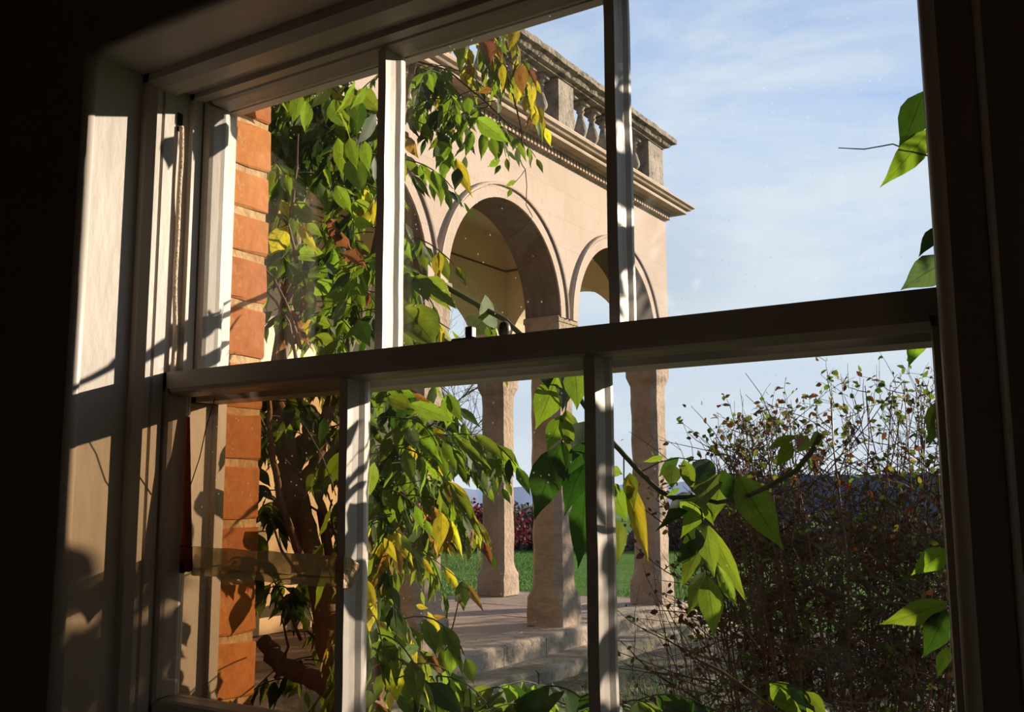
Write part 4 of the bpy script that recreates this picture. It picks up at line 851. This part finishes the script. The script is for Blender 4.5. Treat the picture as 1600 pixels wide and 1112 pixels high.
sp.finish(60)
# low leaves along the bottom of the panes
lw = Plant('low_wisteria_leaves', at(850, 1180, 2.2), 'low dark green wisteria leaves along the foot of the window', 'climbing plant')
ts = MB()
regE = [(2, 820, 1110, 110, 28, 1.7, 2.1), (1.3, 1120, 1110, 90, 35, 1.9, 2.4), (.7, 1010, 1120, 60, 25, 1.9, 2.3)]
for k in range(20):
    x, y, Y = poly_sample(regE); p0 = at(x, y-12, Y); az = random.uniform(-PI, PI)
    frond(lw, ts, p0, Vector((math.cos(az), math.sin(az), .45)), random.uniform(.12, .2), 3, random.uniform(.08, .11), (('g', .5), ('d', .4), ('b', .1)), .8, .45)
limb(lw, [(1100, 1035, 2.1), (1130, 1050, 2.1), (1180, 1085, 2.1), (1240, 1130, 2.1)], .004, .003, 'stem', 'vine', 6)
ts.build('leaf_stalks', M['vine'], lw.root, kind='stuff'); lw.finish()

# ------------------------------------------------------------------ shrub on the right
sr = thing('garden_shrub', (-1.2, 4.3, GZ), 'tall half-bare shrub with thin reddish stems right of the loggia', 'shrub')
small = [leaf_variant(60+i, .3, .6, .05) for i in range(3)]
def small_mesh_data(v): # cheap: 8 faces
    a = np.array([(0, 0, 0), (-.5, .35, .08), (0, .35, 0), (.5, .35, .08), (-.35, .7, .02), (0, .7, -.04), (.35, .7, .02), (0, 1, -.1)]); u = np.array([(.5, 0), (0, .35), (.5, .35), (1, .35), (.1, .7), (.5, .7), (.9, .7), (.5, 1)])
    return a, [(0, 2, 1), (0, 3, 2), (1, 2, 5, 4), (2, 3, 6, 5), (4, 5, 7), (5, 6, 7)], u
SV = small_mesh_data(0); smesh = [mesh_from(*SV, 'leaf', [m_]) for m_ in SM]
def topline(x):
    pts = [(1040, 800), (1090, 700), (1150, 655), (1200, 640), (1245, 635), (1290, 600), (1340, 590), (1400, 600), (1460, 585), (1520, 590), (1700, 600)]
    for (a, b), (c, d) in zip(pts, pts[1:]):
        if a <= x <= c: return b+(d-b)*(x-a)/(c-a)
    return 640
tw = MB(); sleaves = []
rdS = random.Random(21)
def grow(p0, p1, r0, r1, bow, n=10):
    p0, p1 = Vector(p0), Vector(p1); d = p1-p0; side = Vector((rdS.gauss(0, 1), rdS.gauss(0, 1), 0))*bow; pts = []
    for k in range(n+1):
        t = k/n; pts.append(p0+d*t+side*math.sin(PI*t)*.5+Vector((rdS.gauss(0, .006), rdS.gauss(0, .006), 0)))
    return pts, [r0+(r1-r0)*k/n for k in range(n+1)]
nst = 66
for s in range(nst):
    Y = rdS.uniform(3.7, 5.0); x1 = rdS.uniform(1095, 1600) if s > 9 else rdS.uniform(1100, 1200)
    yt = topline(x1)+rdS.uniform(0, 90)*rdS.random(); tip = at(x1, yt, Y)
    xb = 1290+(x1-1290)*.35+rdS.uniform(-60, 60); base = at(xb, 1112, Y*.97); base = Vector((base.x, base.y, GZ))
    pts, rr = grow(base, tip, rdS.uniform(.006, .010), .0018, .10, 12)
    mb = MB(); mb.tube(pts, rr, 5); mb.build('stem', M['redstem'], sr, smooth=True)
    for k in range(rdS.randint(10, 17)):
        t = rdS.uniform(.25, 1.0); q = t*12; i = min(int(q), 11); b = pts[i].lerp(pts[i+1], q-i)
        L_ = rdS.uniform(.15, .42)*(1.15-.5*t); d = Vector((rdS.gauss(0, .6), rdS.gauss(0, .6), rdS.uniform(.1, 1.1))).normalized()
        tp_, tr_ = grow(b, b+d*L_, .0022, .0010, .05, 5); tw.tube(tp_, tr_, 3, cap=False)
        for j in range(rdS.randint(2, 4)):
            q = rdS.uniform(1, 5); i2 = min(int(q), 4); b2 = tp_[i2].lerp(tp_[i2+1], q-i2)
            d2 = (d+Vector((rdS.gauss(0, .7), rdS.gauss(0, .7), rdS.gauss(0, .5)))).normalized(); e2 = b2+d2*rdS.uniform(.04, .13); tw.tube([b2, b2.lerp(e2, .5)+Vector((0, 0, .006)), e2], [.0012, .001, .0007], 3, cap=False)
            for q2 in range(rdS.choice((1, 1, 2, 3))): sleaves.append((b2.lerp(e2, rdS.uniform(.4, 1)), rdS.choice((0, 0, 1, 1, 2)) if t > .5 else rdS.choice((0, 1, 1, 2, 2, 3))))
        if rdS.random() < .6: sleaves.append((tp_[-1], rdS.choice((0, 0, 1, 2))))
# low dense thicket
for s in range(950):
    x = rdS.uniform(1090, 1560); y = rdS.uniform(800, 1112) if rdS.random() < .8 else rdS.uniform(700, 850); Y = rdS.uniform(3.6, 5.0); b = at(x, y+40, Y)
    if b.z < GZ: b.z = GZ+.02
    d = Vector((rdS.gauss(0, .7), rdS.gauss(0, .7), rdS.uniform(.1, 1.0))).normalized(); tp_, tr_ = grow(b, b+d*rdS.uniform(.2, .55), .0035, .0012, .12, 6); tw.tube(tp_, tr_, 3, cap=False)
    for j in range(5): sleaves.append((tp_[rdS.randint(1, 6)]+Vector((rdS.gauss(0, .02), rdS.gauss(0, .02), rdS.gauss(0, .02))), rdS.choice((0, 1, 1, 1, 2))))
# arching bare twigs over the steps
for s in range(16):
    b = at(rdS.uniform(1080, 1220), 1120, rdS.uniform(4.2, 5.0)); b.z = GZ; e_ = at(rdS.uniform(995, 1090), rdS.uniform(840, 1010), rdS.uniform(4.4, 5.4))
    pts, rr = grow(b, e_, .007 if s < 5 else .004, .0012, .25, 12); (tw if s > 4 else tw).tube(pts, rr, 4)
    for j in range(8):
        i = rdS.randint(4, 11); d = Vector((rdS.gauss(0, 1), rdS.gauss(0, 1), rdS.gauss(.3, .6))).normalized(); t_, r_ = grow(pts[i], pts[i]+d*rdS.uniform(.08, .25), .0016, .0008, .04, 4); tw.tube(t_, r_, 3, cap=False)
        if rdS.random() < .35: sleaves.append((t_[-1], rdS.choice((0, 1, 2))))
# top fringe sprigs with clearer leaves
for x, y in ((1148, 678), (1190, 622), (1283, 585), (1297, 592), (1345, 582), (1362, 590), (1402, 582), (1412, 575), (1440, 590), (1110, 668), (1065, 655), (1222, 612), (1255, 618), (1385, 600), (1330, 600), (1300, 610)):
    Y = rdS.uniform(3.8, 4.4); a = at(x, y, Y); b = a+Vector((rdS.gauss(.03, .04), rdS.gauss(0, .05), -rdS.uniform(.18, .3))); t_, r_ = grow(b, a, .0018, .0009, .03, 5); tw.tube(t_, r_, 3, cap=False)
    for j in range(5): sleaves.append((t_[rdS.randint(2, 5)], 0))
# long whip at upper left
wh = [at(x, y, 4.1) for x, y in ((1062, 650), (1068, 662), (1085, 675), (1105, 692), (1135, 712), (1180, 740))]; tw.tube(wh, [.0008, .001, .0012, .0014, .0018, .002], 3)
for q in wh[:4]: sleaves.append((q, 0))
tw.build('twigs', M['twig'], sr, kind='stuff')
def smat(p, k):
    d = Vector((rdS.gauss(0, 1), rdS.gauss(0, 1), rdS.gauss(-.1, .8))).normalized(); return leaf_matrix(p, p+d*rdS.uniform(.020, .040), rdS.uniform(.5, .75), Vector((rdS.gauss(0, 1), rdS.gauss(0, 1), .7)))
rdS.shuffle(sleaves); near = sorted(range(len(sleaves)), key=lambda i: (sleaves[i][0]-Vector((0, 0, CZ))).length)
single = set(near[::max(1, len(near)//800)][:280])
V, Fc, U_, MI = [], [], [], []; b = 0
for i, (p, k) in enumerate(sleaves):
    m_ = smat(p, k)
    if i in single:
        o = bpy.data.objects.new('leaf', smesh[k]); COL.objects.link(o); o.parent = sr; o.matrix_parent_inverse = Matrix.Translation(-sr.location); o.matrix_basis = m_
    else:
        A = np.array(m_); V.append(SV[0] @ A[:3, :3].T+A[:3, 3]); U_.append(SV[2]); Fc += [tuple(q+b for q in f) for f in SV[1]]; MI += [k]*len(SV[1]); b += 8
me = mesh_from(np.vstack(V), Fc, np.vstack(U_), 'foliage', SM, MI); o = bpy.data.objects.new('foliage', me); COL.objects.link(o); o.parent = sr; o.matrix_parent_inverse = Matrix.Translation(-sr.location); o['kind'] = 'stuff'

# ------------------------------------------------------------------ trees beyond
def rec(mb, p, d, L_, r_, lvl, rd, tips, spread=.55):
    n = 4; pts = [p]; q = p.copy(); dd = d.copy()
    for k in range(n):
        dd = (dd+Vector((rd.gauss(0, .13), rd.gauss(0, .13), rd.gauss(.02, .1)))).normalized(); q = q+dd*(L_/n); pts.append(q.copy())
    mb.tube(pts, [r_*(1-.35*k/n) for k in range(n+1)], 5 if lvl > 2 else 3, cap=False)
    if lvl == 0: tips.append((q, dd)); return
    for k in range(3 if lvl > 1 else 4):
        i = rd.randint(1, n); nd = (dd+Vector((rd.gauss(0, spread), rd.gauss(0, spread), rd.gauss(.05, spread*.6)))).normalized()
        rec(mb, pts[i] if k else pts[n], nd, L_*rd.uniform(.62, .8), r_*(.62 if k else .66), lvl-1, rd, tips, spread)
bt = thing('bare_tree', (-14.6, 20, GZ), 'leafless tree seen through the gap behind the nearest column', 'tree')
rd = random.Random(3); mb = MB(); tips = []
bp0 = at(655, 800, 21.0); bp0.z = GZ; mb.tube([bp0, bp0+Vector((.1, 0, 2.0)), bp0+Vector((.0, 0, 3.6))], [.22, .18, .15], 8); mb.build('trunk', M['treebark'], bt, smooth=True)
mb = MB()
for k in range(7):
    a = 2*PI*k/7+rd.random(); rec(mb, bp0+Vector((0, 0, 2.6+k*.18)), Vector((math.cos(a), math.sin(a), .55)), 1.55, .032, 4, rd, tips, .5)
mb.build('branches', M['treebark'], bt, kind='stuff')
bt.location = (bt.location.x, bt.location.y, GZ)
# red tree
rt = thing('red_leaved_tree', (-15.4, 23, GZ), 'small tree with dark red autumn leaves behind the back corner column', 'tree')
rd = random.Random(5); mb = MB(); tips = []; rp0 = at(765, 840, 23.0); rp0.z = GZ
mb.tube([rp0, rp0+Vector((0, 0, .7))], [.07, .06], 8); mb.build('trunk', M['treebark'], rt)
mb = MB()
for k in range(6):
    a = 2*PI*k/6; rec(mb, rp0+Vector((0, 0, .6)), Vector((math.cos(a)*.7, math.sin(a)*.7, .75)), .52, .03, 3, rd, tips, .5)
mb.build('branches', M['treebark'], rt, kind='stuff')
V, Fc, U_ = [], [], []; b = 0
for (q, d) in tips:
    for j in range(7):
        p = q+Vector((rd.gauss(0, .12), rd.gauss(0, .12), rd.gauss(0, .1))); dd = Vector((rd.gauss(0, 1), rd.gauss(0, 1), rd.gauss(-.3, .6))).normalized()
        A = np.array(leaf_matrix(p, p+dd*.11, .8, Vector((rd.gauss(0, 1), rd.gauss(0, 1), 1)))); V.append(SV[0] @ A[:3, :3].T+A[:3, 3]); U_.append(SV[2]); Fc += [tuple(k+b for k in f) for f in SV[1]]; b += 8
me = mesh_from(np.vstack(V), Fc, np.vstack(U_), 'red_foliage', [REDL]); o = bpy.data.objects.new('red_foliage', me); COL.objects.link(o); o.parent = rt; o.matrix_parent_inverse = Matrix.Translation(-rt.location); o['kind'] = 'stuff'
# hedgerow: clumps of twiggy bushes along the far meadow edge
V, Fc = [], []; mb = MB(); rd = random.Random(8)
hd = MB()
for k in range(2600):
    t = rd.random(); a = R(10)+R(36)*t; dist = 38+rd.uniform(-1.5, 1.5); x, y = -math.sin(a)*dist, math.cos(a)*dist
    hh = (1.15+.45*math.sin(a*37)+.3*math.sin(a*91))*rd.uniform(.3, 1.0); z0 = gh(x, y)
    p = Vector((x, y, z0)); hd.tube([p+Vector((rd.gauss(0, .2), rd.gauss(0, .2), 0)), p+Vector((rd.gauss(0, .3), rd.gauss(0, .3), hh))], [.05, .012], 3, cap=False)
    for j in range(5):
        q = p+Vector((rd.gauss(0, .4), rd.gauss(0, .4), rd.uniform(0, hh))); s = rd.uniform(.08, .22); n_ = [Vector((rd.gauss(0, 1), rd.gauss(0, 1), rd.gauss(0, 1))).normalized()*s for _ in range(4)]
        hd.add([q+n_[0], q+n_[1], q+n_[2], q+n_[3]], [(0, 1, 2), (0, 2, 3), (0, 3, 1), (1, 3, 2)])
hd.build('hedgerow', M['hedge'], None, label='dark hedgerow along the far edge of the meadow', cat='hedge', kind='stuff')
# grass tufts
gb = MB(); rd = random.Random(12)
def blades(n, fx, hmin, hmax, w_):
    for _ in range(n):
        x, y = fx(); h = rd.uniform(hmin, hmax); a = rd.uniform(0, PI); c, s = math.cos(a)*w_, math.sin(a)*w_; lx, ly = rd.gauss(0, h*.35), rd.gauss(0, h*.35); z0 = gh(x, y)
        gb.add([(x-c, y-s, z0), (x+c, y+s, z0), (x+lx*.4-c*.7, y+ly*.4-s*.7, z0+h*.6), (x+lx*.4+c*.7, y+ly*.4+s*.7, z0+h*.6), (x+lx, y+ly, z0+h)], [(0, 1, 3, 2), (2, 3, 4)])
blades(9000, lambda: (rd.uniform(-4.9, -1.2), rd.triangular(3.5, 10.8, 8.6)), .06, .15, .0045)
def beyond():
    d = rd.triangular(0, 20, 2); x = -9.6-d; a = rd.uniform(.55, .72); return (x, -x/math.tan(a))
blades(16000, beyond, .025, .07, .006)
def endg():
    x = rd.uniform(-9.5, -3.5); return (x, 14.3+rd.triangular(0, 14, 1))
blades(12000, endg, .025, .07, .005)
gb.build('grass', M['grass'], None, label='tufts of green grass on the lawn around the terrace', cat='grass', kind='stuff')
# fallen leaf litter under the shrub
lt = MB(); 
for _ in range(2200):
    x, y = rd.uniform(-5.3, -.6), rd.uniform(3.5, 13); z0 = gh(x, y)+.035; a = rd.uniform(0, 6.28); s = rd.uniform(.02, .035); c, n_ = math.cos(a)*s, math.sin(a)*s
    lt.add([(x-c, y-n_, z0), (x+n_*.5, y-c*.5, z0+.008), (x+c, y+n_, z0+.004), (x-n_*.5, y+c*.5, z0+.01)], [(0, 1, 2), (0, 2, 3)])
lt.build('leaf_litter', SM[1], None, label='brown fallen leaves scattered on the soil by the steps', cat='fallen leaves', kind='stuff')

# ------------------------------------------------------------------ unseen planting right of the view, placed to shade shrub and lower steps
hp = thing('shade_hedge', (3.0, 10.6, GZ), 'dense clipped hedge added out of view right of the shrub to shade it', 'hedge')
rd = random.Random(77); mb = MB()
for k in range(60):
    x, y = rd.uniform(1.9, 4.2), rd.uniform(10.1, 11.2); p = Vector((x, y, GZ)); mb.tube([p, p+Vector((rd.gauss(0, .15), rd.gauss(0, .15), rd.uniform(3.2, 4.0)))], [.02, .006], 4)
mb.build('stems', M['twig'], hp, kind='stuff')
def cloud(n, fn, s0, s1, mats, name, parent):
    V, Fc, U_, MI = [], [], [], []; b = 0
    for i in range(n):
        p = fn(); dd = Vector((rd.gauss(0, 1), rd.gauss(0, 1), rd.gauss(-.3, .7))).normalized()
        A = np.array(leaf_matrix(p, p+dd*rd.uniform(s0, s1), .8, Vector((rd.gauss(0, 1), rd.gauss(0, 1), 1)))); V.append(SV[0] @ A[:3, :3].T+A[:3, 3]); U_.append(SV[2]); Fc += [tuple(k+b for k in f) for f in SV[1]]; MI += [rd.randrange(len(mats))]*6; b += 8
    me = mesh_from(np.vstack(V), Fc, np.vstack(U_), name, mats, MI); o = bpy.data.objects.new(name, me); COL.objects.link(o); o.parent = parent; o.matrix_parent_inverse = Matrix.Translation(-parent.location); o['kind'] = 'stuff'
cloud(9000, lambda: Vector((rd.uniform(1.7, 4.3), rd.uniform(10.0, 11.3), Z(rd.uniform(-1.8, 2.1)))), .09, .14, [SM[0], SM[2]], 'foliage', hp)
tt = thing('lawn_tree', (2.2, 20.3, GZ), 'thinning autumn tree on the lawn to the right, outside the view', 'tree')
mb = MB(); mb.tube([(2.2, 20.3, GZ), (2.25, 20.4, Z(1)), (2.2, 20.3, Z(3))], [.25, .2, .12], 8); mb.build('trunk', M['treebark'], tt, smooth=True)
def crown():
    while True:
        v = Vector((rd.uniform(-1, 1), rd.uniform(-1, 1), rd.uniform(-1, 1)))
        if v.length < 1: return Vector((2.2+v.x*2.2, 20.3+v.y*3.2, Z(2.1+v.z*2.7)))
mb = MB(); tips = []
for k in range(8): a = 2*PI*k/8; rec(mb, Vector((2.2, 20.3, Z(.2+k*.25))), Vector((math.cos(a), math.sin(a), .7)), 1.9, .07, 3, rd, tips, .5)
mb.build('branches', M['treebark'], tt, kind='stuff')
cloud(1700, crown, .16, .24, [SM[2], SM[3]], 'foliage', tt)
